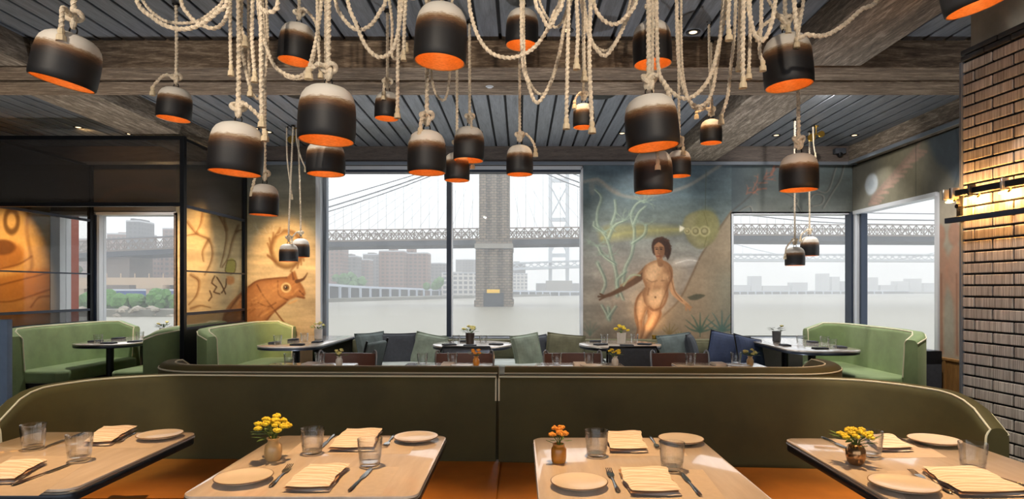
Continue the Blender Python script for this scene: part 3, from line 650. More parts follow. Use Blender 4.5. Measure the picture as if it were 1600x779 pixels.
# the figure, drawn back to front
SK = (178, 136, 98); SH = (112, 76, 50); HL = (220, 184, 142); BR = (86, 60, 42)
cv.stroke([(1012, 420), (998, 434), (980, 446), (958, 458), (944, 463)], 13, BR, .95, 2, 5); cv.stroke([(1010, 418), (992, 432), (970, 446)], 3, (142, 104, 72), .7, 2)
for q in ((938, 459), (935, 463), (937, 468)): cv.stroke([(946, 463), q], 3, BR, .95, 1)
cv.stroke([(1000, 430), (986, 430), (974, 446)], 3, (150, 160, 130), .7)
cv.stroke([(1045, 420), (1048, 440), (1052, 456), (1064, 468), (1074, 476)], 10, SK, 1, 2, 6); cv.stroke([(1049, 436), (1055, 457), (1066, 470)], 2, SH, .6)
for q in ((1080, 480), (1078, 484), (1072, 484)): cv.stroke([(1072, 475), q], 3, (158, 116, 80), 1, 1)
cv.poly([(1074, 464), (1088, 459), (1102, 461), (1090, 468), (1078, 468)], (74, 72, 56), .9, 2)
cv.poly([(1028, 478), (1034, 490), (1026, 504), (1014, 520), (1008, 531), (1000, 531), (1004, 514), (1012, 498), (1012, 480)], SK, 1, 2, edge=(SH, 8, .75))
cv.poly([(1008, 452), (996, 462), (991, 480), (992, 500), (996, 514), (992, 526), (990, 531), (1000, 531), (1004, 516), (1004, 500), (1010, 484), (1018, 474)], SK, 1, 2, edge=(SH, 7, .75))
cv.poly([(1006, 418), (1012, 412), (1026, 406), (1040, 408), (1050, 418), (1050, 434), (1044, 448), (1044, 462), (1036, 480), (1020, 486), (1008, 474), (1004, 460), (1008, 448), (1004, 434)], SK, 1, 2, edge=(SH, 11, .8))
cv.poly([(1012, 414), (1026, 408), (1034, 416), (1026, 432), (1012, 436), (1007, 428)], HL, .45, 8); cv.poly([(1014, 456), (1034, 452), (1036, 470), (1024, 480), (1012, 474)], HL, .6, 8); cv.poly([(996, 470), (1004, 464), (1004, 490), (998, 500)], HL, .5, 6); cv.poly([(1012, 500), (1024, 488), (1020, 506), (1008, 522)], HL, .45, 6)
for pts in ([(1011, 436), (1018, 440), (1026, 438)], [(1034, 438), (1041, 438), (1046, 433)], [(1014, 450), (1012, 460)], [(1014, 478), (1022, 484), (1032, 480)], [(1044, 448), (1038, 462), (1032, 478)], [(1007, 450), (998, 462), (993, 482), (997, 508), (993, 530)], [(1012, 484), (1006, 500), (1006, 516), (1001, 530)], [(1033, 482), (1027, 502), (1014, 522), (1008, 531)], [(1046, 418), (1050, 432), (1044, 446)]):
    cv.stroke(pts, 2.6, SH, .38, 2.4); cv.stroke(pts, .9, (96, 60, 36), .45, 1.0)
cv.ell(1024, 464, 1.6, 1.8, SH, .8, .4)
cv.poly([(1018, 384), (1021, 374), (1032, 370), (1043, 374), (1048, 384), (1048, 396), (1043, 406), (1039, 398), (1022, 398)], (54, 36, 28), .98, 2); cv.stroke([(1030, 400), (1032, 412)], 9, (134, 96, 66), 1, 2)
cv.poly([(1022, 384), (1029, 378), (1037, 384), (1038, 396), (1033, 405), (1027, 404), (1023, 396)], (148, 108, 78), 1, 1.5)
cv.poly([(1030, 384), (1038, 386), (1037, 400), (1031, 405)], (104, 72, 50), .7, 2)
cv.poly([(1036, 412), (1048, 420), (1047, 440), (1042, 456), (1038, 440)], SH, .4, 8); cv.ell(1018, 434, 7, 6, HL, .35, .9); cv.ell(1040, 433, 6, 6, HL, .3, .9); cv.poly([(1020, 446), (1034, 446), (1032, 452), (1022, 452)], SH, .25, 5)
for q in ((1026, 389), (1033, 389)): cv.ell(q[0], q[1], 1.8, 1.0, (40, 28, 22), .9, .4); cv.stroke([(q[0]-2.4, q[1]-2.8), (q[0]+2, q[1]-2.6)], 1.0, (56, 38, 28), .8)
cv.stroke([(1029, 388), (1028, 395), (1030, 396)], 1.0, (92, 62, 44), .8); cv.stroke([(1026, 400), (1032, 400)], 1.4, (112, 58, 44), .9)
for k in range(26): a = random.uniform(0, 2*PI); cv.stroke([(1033+13*math.cos(a), 386+13*math.sin(a)*.9), (1034+15*math.cos(a+.3), 386+16*math.sin(a+.3))], 2, (70, 46, 34), .5) if math.sin(a) < .4 or math.cos(a) > .3 else None
# plants
def plant(cv, x, y, h, col, n=7, al=.8):
    for k in range(n):
        a = -PI/2+(k-(n-1)/2)*.42; q = h*(1-.06*abs(k-(n-1)/2)**1.5); mx_, my = x+q*.5*math.cos(a), y+q*.55*math.sin(a)-h*.15
        cv.stroke([(x, y-h*.2), (mx_, my), (x+q*.85*math.cos(a), y-h*.3+q*.6*math.sin(a))], 4.2, col, al, 1.4, 1)
    cv.stroke([(x, y), (x, y-h*.4)], 1.6, col, al)
plant(cv, 1094, 526, 42, (66, 88, 74)); plant(cv, 1128, 526, 46, (74, 100, 92)); plant(cv, 1046, 528, 26, (112, 94, 56), 5, .6); plant(cv, 922, 528, 30, (84, 96, 84), 5, .5); plant(cv, 1062, 530, 14, (96, 96, 62), 6, .6)
for k in range(70):
    x0 = random.uniform(994, 1046); y0 = random.uniform(412, 526); s_ = cv.c[np.clip(int((y0-257)/1.0), 0, cv.ny-1), np.clip(int((x0-911)/1.0), 0, cv.nx-1)]
    if s_[0] > 120 and s_[0]-s_[2] > 45: cv.stroke([(x0, y0), (x0+random.uniform(-2, 2), y0+random.uniform(3, 9))], random.uniform(.8, 2.0), random.choice([HL, (150, 108, 72), (200, 158, 116), SH]), .15, 1.8)
cv.noise(.16, 3.2, 31)
cv.c = np.clip(cv.c*1.16, 0, 255)
t = mural(cv, 'wall_mural', 'blue green mural of a standing nude figure with outstretched arms and a glowing orb', (wx(911), wx(1143), YB+.004, YB+.028, SILL-.02, HB-.02))
cv.build('painting', front(YB), None, t)

# --- band above the right window
cv = Canvas(1143, 1332, 257, 333, 1.2)
cv.grad([(257, (88, 100, 102)), (300, (96, 104, 102)), (333, (104, 108, 102))]); cv.noise(.4, 26, 5, .4)
cv.mix(np.clip((1185-cv.X)/50, 0, 1)*.6, (66, 86, 100)); cv.stroke([(1143, 330), (1165, 312), (1190, 286), (1215, 258)], 2, (70, 66, 60), .6, 2)
random.seed(4)
for k in range(14): x0, y0 = 1168+k*3.4+random.uniform(-3, 3), 306-k*3.4+random.uniform(-4, 4); branch(cv, x0, y0, -.7+random.uniform(-1, 1), 9, 2.6, (168, 104, 84), 1, .6)
for pts in ([(1250, 330), (1240, 306), (1258, 290), (1290, 300), (1305, 262)], [(1262, 320), (1270, 304), (1285, 306), (1283, 318), (1268, 322)], [(1285, 325), (1300, 300), (1312, 280), (1318, 258)], [(1150, 332), (1170, 322), (1175, 333)], [(1225, 300), (1245, 312), (1236, 326)]): cv.stroke(pts, 2.2, (62, 64, 62), .6, 1.4); cv.stroke([(p[0]+2, p[1]) for p in pts], 1.6, (158, 152, 138), .5, 1.2)
cv.noise(.12, 3, 8)
t = mural(cv, 'mural_band', 'painted band of coral and rope swirls above the window right of the nude', (wx(1143), XR-.01, YB+.004, YB+.028, HD2+.011, HB-.02)); cv.build('painting', front(YB), None, t)
# --- band and strip on the right side wall: canvas x is depth*100, y is height*100
def side(X): return lambda A, B: (np.full(A.shape, X), A/100.0, B/100.0)
cv = Canvas(300, 799, HD2*100+1.6, (HB-.02)*100, 1.3)
cv.c[:] = (112, 110, 100); cv.noise(.45, 60, 15, .6); cv.mix(np.clip((620-cv.X)/120+.1*(cv.Y-260)/30, 0, 1)*.7, (70, 84, 94))
cv.mix(np.clip((760-cv.X)/40, 0, 1)*np.clip((cv.X-640)/30, 0, 1)*.45, (126, 118, 88))
cv.ell(757, 264, 14, 13, (176, 184, 190), .9, .25); cv.ell(757, 264, 6, 6, (140, 150, 158), .5, .5)
for k in range(20): u = k/19; x0 = 762-u*92; y0 = 240+u*46; cv.stroke([(x0, y0), (x0-16, y0-3+random.uniform(-2, 4))], 3.2, (172, 138, 124), .65, 1.5); cv.stroke([(x0, y0), (x0-8, y0+10)], 2.4, (150, 120, 110), .55, 1.5)
cv.poly([(655, 298), (640, 270), (622, 255), (600, 240), (500, 234), (500, 298)], (74, 88, 102), .7, 8)
for k in range(9): x0 = 610-k*9; cv.stroke([(x0, 296), (x0-6, 262), (x0+2, 238)], 2.4, (56, 68, 76), .55, 2)
cv.stroke([(672, 296), (672, 230)], .8, (50, 52, 52), .8); cv.noise(.14, 6, 8)
t = mural(cv, 'mural_band', 'painted band with pale moon and pink feather above the side window', (XR-.004, XR+.018, 3.0, YB-.02, HD2+.016, HB-.02)); cv.build('painting', side(XR-.006), None, t)
cv = Canvas(300, WR0*100-3, 60, HD2*100+1.6, 1.3); cv.c[:] = (150, 142, 126); cv.noise(.3, 40, 25, .6)
for px, w_ in ((608, 16), (630, 12)):
    cv.poly([(px-2, 70), (px+3, 70), (px+5, 118), (px+w_, 146), (px+w_*.8, 168), (px, 180), (px-w_*.7, 166), (px-w_*.7, 145), (px-3, 118)], (176, 124, 98), .7, 5); cv.stroke([(px, 70), (px+1, 150)], 2, (120, 78, 56), .6, 2)
    cv.ell(px+4, 190, 9, 12, (168, 112, 88), .6, .3)
cv.noise(.14, 5, 18)
t = mural(cv, 'mural_strip', 'narrow painted strip with pink flamingo legs beside the brick pier', (XR-.004, XR+.018, 3.0, WR0-.03, .6, HD2+.014)); cv.build('painting', side(XR-.006), None, t)

# --- bull and coral, left of the wide window
q = lambda a: [(280+x/3.245, 300+y/3.245) for x, y in a]
cv = Canvas(275, 493, 257, 530, 1.1); cv.grad([(257, (96, 98, 92)), (310, (126, 122, 106)), (350, (176, 160, 122)), (420, (196, 178, 138)), (530, (172, 152, 116))]); cv.noise(.3, 30, 41, .5); cv.noise(.3, 10, 44, .12)  # base gradient darker at the top: falloff of the wash light painted in
IN = (104, 68, 32); random.seed(9)
for pts in ([(40, 150), (90, 210), (150, 240), (170, 300), (160, 360), (130, 420)], [(120, 100), (110, 160), (90, 200)], [(200, 110), (240, 200), (230, 300), (210, 380)], [(300, 170), (270, 250), (250, 330), (220, 380)], [(240, 190), (230, 130), (255, 110)], [(150, 240), (120, 300), (125, 350)], [(60, 420), (100, 450), (90, 520), (50, 570)], [(290, 200), (320, 190)], [(90, 210), (40, 220)], [(60, 590), (110, 575), (160, 585)]):
    cv.stroke(q(pts), 5.5, IN, .5, 3, 1.6); cv.stroke([(x-1, y) for x, y in q(pts)], 1.1, (84, 54, 26), .6)
for pts in ([(180, 425), (165, 460), (190, 480), (175, 505), (205, 515)], [(190, 430), (215, 470), (235, 515)], [(240, 440), (235, 480), (215, 510)], [(155, 500), (165, 530), (150, 550)]): cv.stroke(q(pts), 2.2, (62, 40, 20), .85, 1)
cv.poly(q([(245, 345), (262, 335), (285, 350), (278, 410), (240, 408), (232, 395)]), (150, 146, 60), .85, 2); cv.stroke(q([(245, 345), (285, 350), (278, 410), (234, 402), (245, 345)]), 1.4, (84, 66, 24), .8); cv.poly(q([(240, 425), (275, 428), (278, 460), (245, 468)]), (196, 128, 70), .8, 3)
cv.ell(448, 389, 27, 31, (104, 72, 36), .85, .14, .74); cv.ell(448, 389, 23, 27, (188, 160, 104), .5, .2)
for k in range(12): a = random.uniform(0, 6.28); cv.stroke([(448+24*math.cos(a), 389+28*math.sin(a)), (448+31*math.cos(a+.5), 389+35*math.sin(a+.5))], 3, (120, 82, 42), .6, 1.6)
for k in range(7): branch(cv, 402+k*5, 368-random.uniform(0, 8), random.uniform(-2.5, -.6), 8, 1.6, (196, 186, 158), 1, .55)
BU = (170, 110, 58); cv.poly(q([(215, 660), (240, 590), (290, 530), (350, 480), (400, 448), (490, 436), (545, 432), (565, 412), (585, 400), (600, 440), (625, 475), (640, 515), (630, 538), (600, 530), (560, 545), (520, 580), (480, 610), (440, 655), (410, 680), (330, 720), (260, 720)]), BU, .85, 3, edge=((112, 66, 30), 9, .7))
for pts in ([(395, 470), (430, 530), (500, 620), (560, 700), (590, 760)], [(350, 480), (400, 448), (490, 436), (545, 432)], [(500, 450), (505, 520), (550, 545)], [(440, 655), (480, 605), (540, 560)], [(600, 530), (636, 536)], [(330, 500), (280, 560), (240, 620)], [(400, 560), (450, 580), (490, 560)], [(610, 500), (630, 520)]): cv.stroke(q(pts), 2.4, (104, 60, 26), .8, 1.4)
for k in range(60):
    u = random.random(); x0 = 300+u*300+random.uniform(-30, 30); y0 = 610-u*120+random.uniform(-60, 70)
    if 260 < x0 < 620 and y0 > 455+max(0, 400-x0)*.55 and y0 < 640-max(0, x0-450)*.62: cv.stroke(q([(x0, y0), (x0+random.uniform(15, 40), y0-random.uniform(5, 25))]), random.uniform(1.2, 3.2), random.choice([(206, 150, 88), (196, 138, 78), (126, 76, 36), (218, 168, 108)]), .4, 1.6)
cv.poly(q([(430, 470), (520, 455), (560, 500), (500, 560), (430, 580), (390, 540)]), (204, 150, 92), .4, 12)
cv.stroke(q([(596, 452), (630, 440), (650, 410)]), 6, (88, 54, 26), .95, 1.6, 1.2); cv.stroke(q([(580, 440), (572, 405)]), 4, (110, 66, 32), .9, 1.4, 2)
cv.ell(447, 449, 8, 8, (220, 196, 140), .9, .2); cv.ell(447, 449, 5, 5, (110, 72, 30), .9, .25); cv.ell(447, 449, 2.2, 2.2, (30, 22, 14), 1, .3); cv.ell(446, 448, .9, .9, (240, 236, 220), 1, .4)
cv.noise(.12, 3, 48)
t = mural(cv, 'wall_mural', 'ochre mural of a bull with curved horn and coral branches left of the wide window', (wx(275), wx(493), YB+.004, YB+.028, SILL-.02, HB-.02)); cv.build('painting', front(YB), None, t)
# --- far left mural
cv = Canvas(-90, 79, 257, 530, 1.3); cv.grad([(257, (90, 92, 90)), (320, (168, 148, 106)), (420, (196, 162, 104)), (490, (160, 118, 66)), (530, (120, 96, 70))]); cv.noise(.35, 34, 61, .4)
cv.ell(4, 398, 34, 22, (150, 100, 52), .8, .3); cv.ell(4, 386, 20, 12, (92, 58, 30), .8, .3); cv.ell(18, 345, 13, 22, (74, 52, 28), .85, .25, .55); cv.stroke([(45, 325), (42, 360), (50, 410), (46, 425)], 6, (128, 96, 52), .6, 4)
cv.poly([(-90, 440), (0, 432), (79, 420), (79, 455), (0, 470), (-90, 475)], (168, 112, 52), .7, 8)
for pts in ([(-20, 450), (20, 440), (75, 426)], [(-20, 470), (20, 470), (78, 452)], [(48, 480), (60, 465), (78, 462)], [(0, 420), (30, 412), (50, 400)]): cv.stroke(pts, 2.4, (104, 62, 26), .7, 2)
cv.noise(.12, 3, 68)
t = mural(cv, 'wall_mural', 'amber mural of rounded vessels at the far left behind the glass screen', (wx(-90), wx(80), YB+.004, YB+.028, SILL-.02, HB-.02)); cv.build('painting', front(YB), None, t)
# --- band above the left booth window
cv = Canvas(79, 275, 257, 331, 1.6); cv.c[:] = (104, 98, 90); cv.noise(.3, 30, 71, .4); cv.stroke([(150, 320), (175, 300), (215, 292), (275, 300)], 8, (130, 104, 84), .5, 5)
t = mural(cv, 'mural_band', 'dim painted band above the left booth window', (wx(80), wx(275), YB+.004, YB+.028, HD2+.021, HB-.02)); cv.build('painting', front(YB), None, t)
# ------------------------------------------------------------------ seating
def velvet(name, col, sh):
    m = simple(name, col, .75, sheen=sh, var=.22, vs=3.0); return m
velvet('olive_velvet', C(86, 78, 42), .25); velvet('green_velvet', C(134, 154, 106), .5); simple('piping', C(240, 232, 200), .6); simple('tan_leather', C(196, 126, 50), .42, var=.18, vs=4, coat=.15)
simple('dark_plinth', C(26, 22, 20), .6); simple('charcoal_fabric', C(60, 64, 72), .8, var=.15, vs=30); simple('navy_fabric', C(52, 66, 98), .75, var=.15, vs=12); simple('sage_fabric', C(140, 152, 136), .8, var=.2, vs=10); simple('olive_fabric', C(100, 98, 74), .8, var=.25, vs=8)
simple('teal_fabric', C(92, 104, 104), .8, var=.25, vs=8); simple('brown_leather', C(84, 50, 38), .45, var=.2, vs=6); simple('white_cushion', C(196, 204, 200), .8, var=.08, vs=5)
simple('steel_bar', C(150, 150, 152), .3, .9); simple('black_metal', C(22, 22, 24), .4, .6); simple('blue_grey_panel', C(130, 150, 176), .6, var=.1)
def offset_path(path, d):
    out = []
    for i, p in enumerate(path):
        a = Vector(path[max(i-1, 0)]); b_ = Vector(path[min(i+1, len(path)-1)]); t_ = (b_-a).normalized(); out.append(Vector(p)+Vector((-t_.y, t_.x))*d)
    return out
def back_panel(path, th, z0, ztop, lean=.05, r=.045):   # path: plan of the inner face top edge; body lies on the left of the walking direction
    mb = MB(); n = len(path); seg = 5; rows = []
    zt = ztop if hasattr(ztop, '__len__') else [ztop]*n
    prof = lambda z: [(-lean, z0), (0, z-r)]+[(r-r*math.cos(PI/2*k/seg), z-r+r*math.sin(PI/2*k/seg)) for k in range(1, seg+1)]+[(th-r+r*math.sin(PI/2*k/seg), z-r+r*math.cos(PI/2*k/seg)) for k in range(0, seg+1)]+[(th, z0)]
    for i in range(n):
        pr = prof(zt[i]); row = []
        for d, z in pr:
            q = offset_path(path, d)[i]; row.append((q.x, q.y, z))
        rows.append(row)
    m = len(rows[0]); vs = [v for row in rows for v in row]; fs = [(i*m+k, (i+1)*m+k, (i+1)*m+k+1, i*m+k+1) for i in range(n-1) for k in range(m-1)]
    fs += [(i*m+m-1, (i+1)*m+m-1, (i+1)*m, i*m) for i in range(n-1)]; fs += [tuple(range(m)), tuple((n-1)*m+k for k in range(m-1, -1, -1))]
    return mb.add(vs, fs), rows
def banquette_unit(name, label, path, th, zt, seatpoly, mats, seat_z=.46, z0=.40, seat_mat='tan_leather', pipe_r=.0048, group=None, loc=(0, 0, 0), rz=0, back_pipe=True, seam=None):
    t = thing(name, label, 'banquette', loc, rz, group)
    mb, rows = back_panel(path, th, .02, zt); bk_ = mb.build('backrest', mats[0], t, sharp=50)
    edge = [Vector(r_[4])+Vector((0, 0, .003)) for r_ in rows]
    ends = [[Vector(v) for v in rows[0][1:5]], [Vector(v) for v in rows[-1][1:5]]]
    low = lambda r_: Vector(r_[0]).lerp(Vector(r_[1]), (seat_z-.02)/max(.01, r_[1][2]-.02))
    sh_ = lambda r_: Vector(r_[0]).lerp(Vector(r_[1]), .90)
    MB().tube([(sh_ if seam == 0 else low)(rows[0])]+ends[0][:-1]+edge+ends[1][:-1][::-1]+[(sh_ if seam == 1 else low)(rows[-1])], pipe_r, 6).build('piping', mats[1], bk_)
    if back_pipe: MB().tube([Vector(r_[-3]) for r_ in rows], pipe_r, 6).build('piping', mats[1], bk_)
    MB().prism(seatpoly, seat_z-.13, seat_z, .035, 3).build('seat', seat_mat, t)
    cx = sum(p[0] for p in seatpoly)/len(seatpoly); cy = sum(p[1] for p in seatpoly)/len(seatpoly)
    MB().prism([(cx+(p[0]-cx)*.94, cy+(p[1]-cy)*.94) for p in seatpoly], 0.0, seat_z-.13).build('plinth', 'dark_plinth', t)
    return t
def arc(cx, cy, r, a0, a1, n=10): return [(cx+r*math.cos(R(a0+(a1-a0)*k/n)), cy+r*math.sin(R(a0+(a1-a0)*k/n))) for k in range(n+1)]
ZB = .90; SL = -.030
# front banquette, two units; walking so that the body is on the left: right unit walks +x then turns, left unit starts at the wing
def yb(x): return 3.215+SL*x
rr_ = .50
pathR = [(-.112, yb(-.112)), (.6, yb(.6)), (1.2, yb(1.2))]+[(p[0], p[1]) for p in arc(1.97-rr_, yb(1.97)-rr_, rr_, 90, 4, 14)]+[(1.97, 2.60)]
# the body is on the left when walking from right end to left end with the seat towards the viewer: check orientation
pathL = [(-2.285, 2.70)]+arc(-2.28+rr_, yb(-2.28)-rr_, rr_, 176, 90, 14)+[(-1.2, yb(-1.2)), (-.6, yb(-.6)), (-.128, yb(-.128))]
pathR = pathR
def ztops(path, rev=False):
    n = len(path); out = []
    for i, p in enumerate(path):
        y = p[1]; out.append(ZB-.012*max(0, min(1, (3.1-y)/.3))-(.13*(max(0, ((2.95 if p[0] < 0 else 2.85)-y))/.26)**2))
    return out
# left-hand normal of a path walked towards +x points to +y (away from the viewer): good for both units
seatL = [(-.128, yb(-.128)-.01), (-2.22, yb(-2.2)-.06), (-2.22, 2.68), (-2.12, 2.6), (-.128, 2.6)]
seatR = [(-.112, 2.6), (1.85, 2.56), (1.92, 2.58), (1.92, yb(1.9)-.1), (-.112, yb(-.1)-.01)]
banquette_unit('banquette', 'long olive velvet banquette with tan leather seat, left of the centre seam', pathL, .10, ztops(pathL), seatL[::-1], ('olive_velvet', 'piping'), group='front banquettes', seam=1)
banquette_unit('banquette', 'long olive velvet banquette with tan leather seat, right of the centre seam', pathR, .10, ztops(pathR), seatR, ('olive_velvet', 'piping'), group='front banquettes', seam=0)
# rear banquette back to back, facing the windows: walk towards -x so the body lies towards the viewer
def yr(x): return 3.545+SL*x
pR = [(1.83, 4.00), (1.83, 3.9)]+arc(1.83-.3, yr(1.5)+.3, .3, 0, -90, 8)+[(1.0, yr(1.0)), (.4, yr(.4)), (-.085, yr(-.085))]
pL = [(-.125, yr(-.125)), (-.8, yr(-.8)), (-1.4, yr(-1.4))]+arc(-2.13+.3, yr(-2.1)+.3, .3, -90, -180, 8)+[(-2.13, 4.0), (-2.13, 4.08)]
def zr(path): return [.915-.10*max(0, (p[1]-3.9)/.2) for p in path]
banquette_unit('banquette', 'olive velvet banquette facing the windows, left of the centre seam', pL, .11, zr(pL), [(-2.06, 4.15), (-2.06, yr(-2)+.06), (-.125, yr(-.1)+.02), (-.125, 4.15)], ('olive_velvet', 'piping'), seat_mat='olive_velvet', group='rear banquettes')
banquette_unit('banquette', 'olive velvet banquette facing the windows, right of the centre seam', pR, .11, zr(pR), [(-.085, 4.15), (-.085, yr(-.1)+.02), (1.76, yr(1.7)+.06), (1.76, 4.12)], ('olive_velvet', 'piping'), seat_mat='olive_velvet', group='rear banquettes')
# booth sofas along y: local frame: inner face at x=0 facing +x, y from 0 to L
def booth(label, loc, L, mirror=False, wrap=True, seat_d=.52, near_round=True, mats=('green_velvet', 'piping')):
    path = [(.10, 0.0), (.03, .02), (0, .07), (0, .3), (0, L*.5), (0, L-.32)]+[p for p in arc(.22, L-.22, .22, 180, 90, 8)][1:]+[(.36, L)]
    path = path[::1]
    # body must lie on the -x side: walking +y has the left normal at -x
    zt = [.86, .91, .935]+[.945]*(len(path)-5)+[.92, .87]
    seat = [(.0, .03), (seat_d-.08, .0), (seat_d, .08), (seat_d, L-.22), (seat_d-.08, L-.06), (.1, L-.03), (0, L-.15)]
    if mirror: path = [(-p[0], p[1]) for p in path][::-1]; zt = zt[::-1]; seat = [(-p[0], p[1]) for p in seat][::-1]
    return banquette_unit('booth_sofa', label, path, .14, zt, seat, mats, seat_mat=mats[0], seat_z=.49, loc=loc, pipe_r=.007)
booth('green velvet booth sofa at the far left against the glass screen', (-5.30, 6.42, 0), 1.42)
booth('green velvet booth sofa in front of the bull mural', (-3.27, 6.42, 0), 1.42)
booth('dark backed green booth sofa seen end on behind the steel post', (-3.80, 6.42, 0), 1.42, True)
booth('pale green booth sofa under the side window at the right', (3.84, 5.98, 0), 1.45, True)
# window bench with cushions
t = thing('window_bench', 'long low bench under the windows with pale seat pad', 'bench', (0, 0, 0))
MB().rbox(-2.12, 2.62, 7.72, 7.86, .40, SILL-.01, .03, 2).build('backrest', 'olive_fabric', t); MB().rbox(-2.12, 2.62, 7.08, 7.72, .36, .48, .03, 3).build('seat_pad', 'white_cushion', t); MB().box(-2.1, 2.6, 7.16, 7.86, 0, .36).build('plinth', 'dark_plinth', t)
for k in range(12): X = -2.0+k*.4; MB().rbox(X, X+.37, 7.70, 7.73, .50, SILL-.04, .012, 2).build('back_channel', 'olive_fabric', t)
def cushion(px, py, y, w, h, mat, label, tilt=20, yaw=0, rolls=0, th=.13):
    n = 12; vs = []; fs = []
    for sgn in (1, -1):
        for j in range(n+1):
            for i in range(n+1):
                u = i/n*2-1; v = j/n*2-1; e = (1-abs(u)**2.6)*(1-abs(v)**2.6); pin = 1-.07*(1-abs(v))*abs(u)**3*0 - .05*(u*u*(1-v*v)); pin2 = 1-.05*(v*v*(1-u*u))
                vs.append((u*w/2*pin, sgn*th/2*e**.45+.004*math.sin(7*u+3*v)*e, v*h/2*pin2))
    m_ = (n+1)**2
    for s_ in (0, 1):
        for j in range(n):
            for i in range(n):
                a = s_*m_+j*(n+1)+i; f = (a, a+1, a+n+2, a+n+1); fs.append(f if s_ else f[::-1])
    mb = MB().add(vs, fs); c = P(px, py, y)
    t = thing('cushion', label, 'cushion', c, 0, 'cushions on the window bench'); t.rotation_euler = (R(-tilt), R(rolls), R(yaw))
    cv_ = mb.build('cover', mat, t, sharp=0); rim = [(math.copysign(1, 1)*x_, 0, z_) for x_, z_ in ((-w/2, -h/2), (w/2, -h/2), (w/2, h/2), (-w/2, h/2))]
    pts = []
    for a, b_ in zip(rim, rim[1:]+rim[:1]):
        for k in range(8):
            u = k/8; p = Vector(a).lerp(Vector(b_), u); s_ = .05*4*u*(1-u); p *= 1; pts.append(Vector((p.x*(1-s_ if abs(a[0]-b_[0]) < 1e-6 else 1), 0, p.z*(1-s_ if abs(a[2]-b_[2]) < 1e-6 else 1))))
    MB().tube(pts+[pts[0]], .008, 6).build('piping', 'black_metal' if mat == 'navy_fabric' else mat, cv_)
cushion(582, 549, 7.30, .50, .46, 'teal_fabric', 'grey teal cushion leaning side on by the bull mural', 12, 62)
cushion(618, 549, 7.45, .52, .46, 'charcoal_fabric', 'dark charcoal cushion behind the side on cushion', 18, 6)
cushion(668, 549, 7.40, .44, .44, 'sage_fabric', 'pale sage cushion leaning left of the first round table', 20, -22, 8)
cushion(824, 549, 7.28, .36, .42, 'sage_fabric', 'pale sage cushion between the two round tables', 16, 24, -6)
cushion(842, 550, 7.45, .42, .42, 'charcoal_fabric', 'dark cushion tucked behind the pale sage cushion', 14, 50)
cushion(882, 548, 7.40, .46, .42, 'olive_fabric', 'olive cushion left of the second round table', 20, -10, 5)
cushion(1058, 549, 7.40, .44, .44, 'teal_fabric', 'green grey cushion right of the second round table', 20, 14, -5)
cushion(1082, 549, 7.42, .42, .44, 'charcoal_fabric', 'thin dark cushion seen side on beneath the painted plants', 14, 68)
cushion(1136, 550, 7.1, .44, .46, 'navy_fabric', 'navy cushion leaning at the left of the right booth table', 20, -20, 10)
cushion(1172, 553, 7.0, .42, .42, 'navy_fabric', 'smaller navy cushion nearest the right booth table', 22, 24, 12)

# ------------------------------------------------------------------ tables
m, nt, b = newmat('table_top'); b.inputs['Base Color'].default_value = C(206, 186, 166); b.inputs['Roughness'].default_value = .32; b.inputs['Coat Weight'].default_value = 1.0; b.inputs['Coat Roughness'].default_value = .05
n = N(nt, 'ShaderNodeTexNoise', Scale=4.0, Detail=6.0, Roughness=.6); nt.links.new(objco(nt, (6, .8, 1)), n.inputs[0]); nt.links.new(ramp(nt, [(.3, C(198, 182, 166)), (.7, C(220, 206, 192))], n.outputs[0]), b.inputs['Base Color'])
simple('table_edge', C(48, 54, 64), .3, .5); simple('table_rim', C(170, 166, 160), .3, .7)
def table(label, poly, cx, cy, group, two=None, base_r=.24, name='dining_table'):
    t = thing(name, label, 'table', (cx, cy, 0), 0, group); pl = [(p[0]-cx, p[1]-cy) for p in poly]
    tt_ = MB().prism(pl, .742, .752, .003, 2).build('tabletop', 'table_top', t); ins = [(x*.994, y*.994) for x, y in pl]
    MB().prism([(x*1.004, y*1.004) for x, y in pl], .735, .742, .002, 1).build('rim', 'table_rim', tt_); MB().prism(ins, .708, .735, .006, 2).build('edge_band', 'table_edge', tt_)
    for oy in (two or (0,)):
        MB().lathe([(0, 0), (base_r, 0), (base_r, .012), (base_r-.03, .022), (.05, .03), (.045, .06)], 28, (0, oy, 0)).build('foot', 'black_metal', t)
        MB().tube([(0, oy, .03), (0, oy, .70)], .038, 16).build('column', 'black_metal', t); MB().box(-.16, .16, oy-.16, oy+.16, .698, .708).build('mount_plate', 'black_metal', t)
    return t
FT = {}
for k, (x0, x1, y0, y1, lab) in enumerate(((-2.05, -1.36, 1.86, 2.60, 'square dining table at the far left of the front row'), (-1.00, -.302, 1.795, 2.54, 'square dining table left of the banquette seam in the front row'),
                                 (.052, .728, 1.72, 2.505, 'square dining table right of the banquette seam in the front row'), (1.065, 1.755, 1.72, 2.495, 'square dining table at the far right of the front row'))):
    table(lab, rrect(x0, x1, y0, y1, .045, 5), (x0+x1)/2, (y0+y1)/2, 'front row tables'); FT[k] = (x0, x1, y0, y1)
for k, (xc_, lab) in enumerate(((-1.66, 'second row table nearest the bull mural'), (-.57, 'second row table below the left part of the wide window'), (.47, 'second row table in front of the stone tower side'), (1.57, 'second row table in front of the right window'))):
    table(lab, rrect(xc_-.345, xc_+.345, 4.30, 5.02, .045, 5), xc_, 4.66, 'second row tables')
rnd = lambda cx, cy, r: [(cx+r*math.cos(2*PI*k/40), cy+r*math.sin(2*PI*k/40)) for k in range(40)]
table('round pale table under the stone bridge tower', rnd(-.525, 6.73, .43), -.525, 6.73, 'round tables by the window', name='round_table'); table('round pale table in front of the painted nude', rnd(1.09, 6.73, .445), 1.09, 6.73, 'round tables by the window', name='round_table')
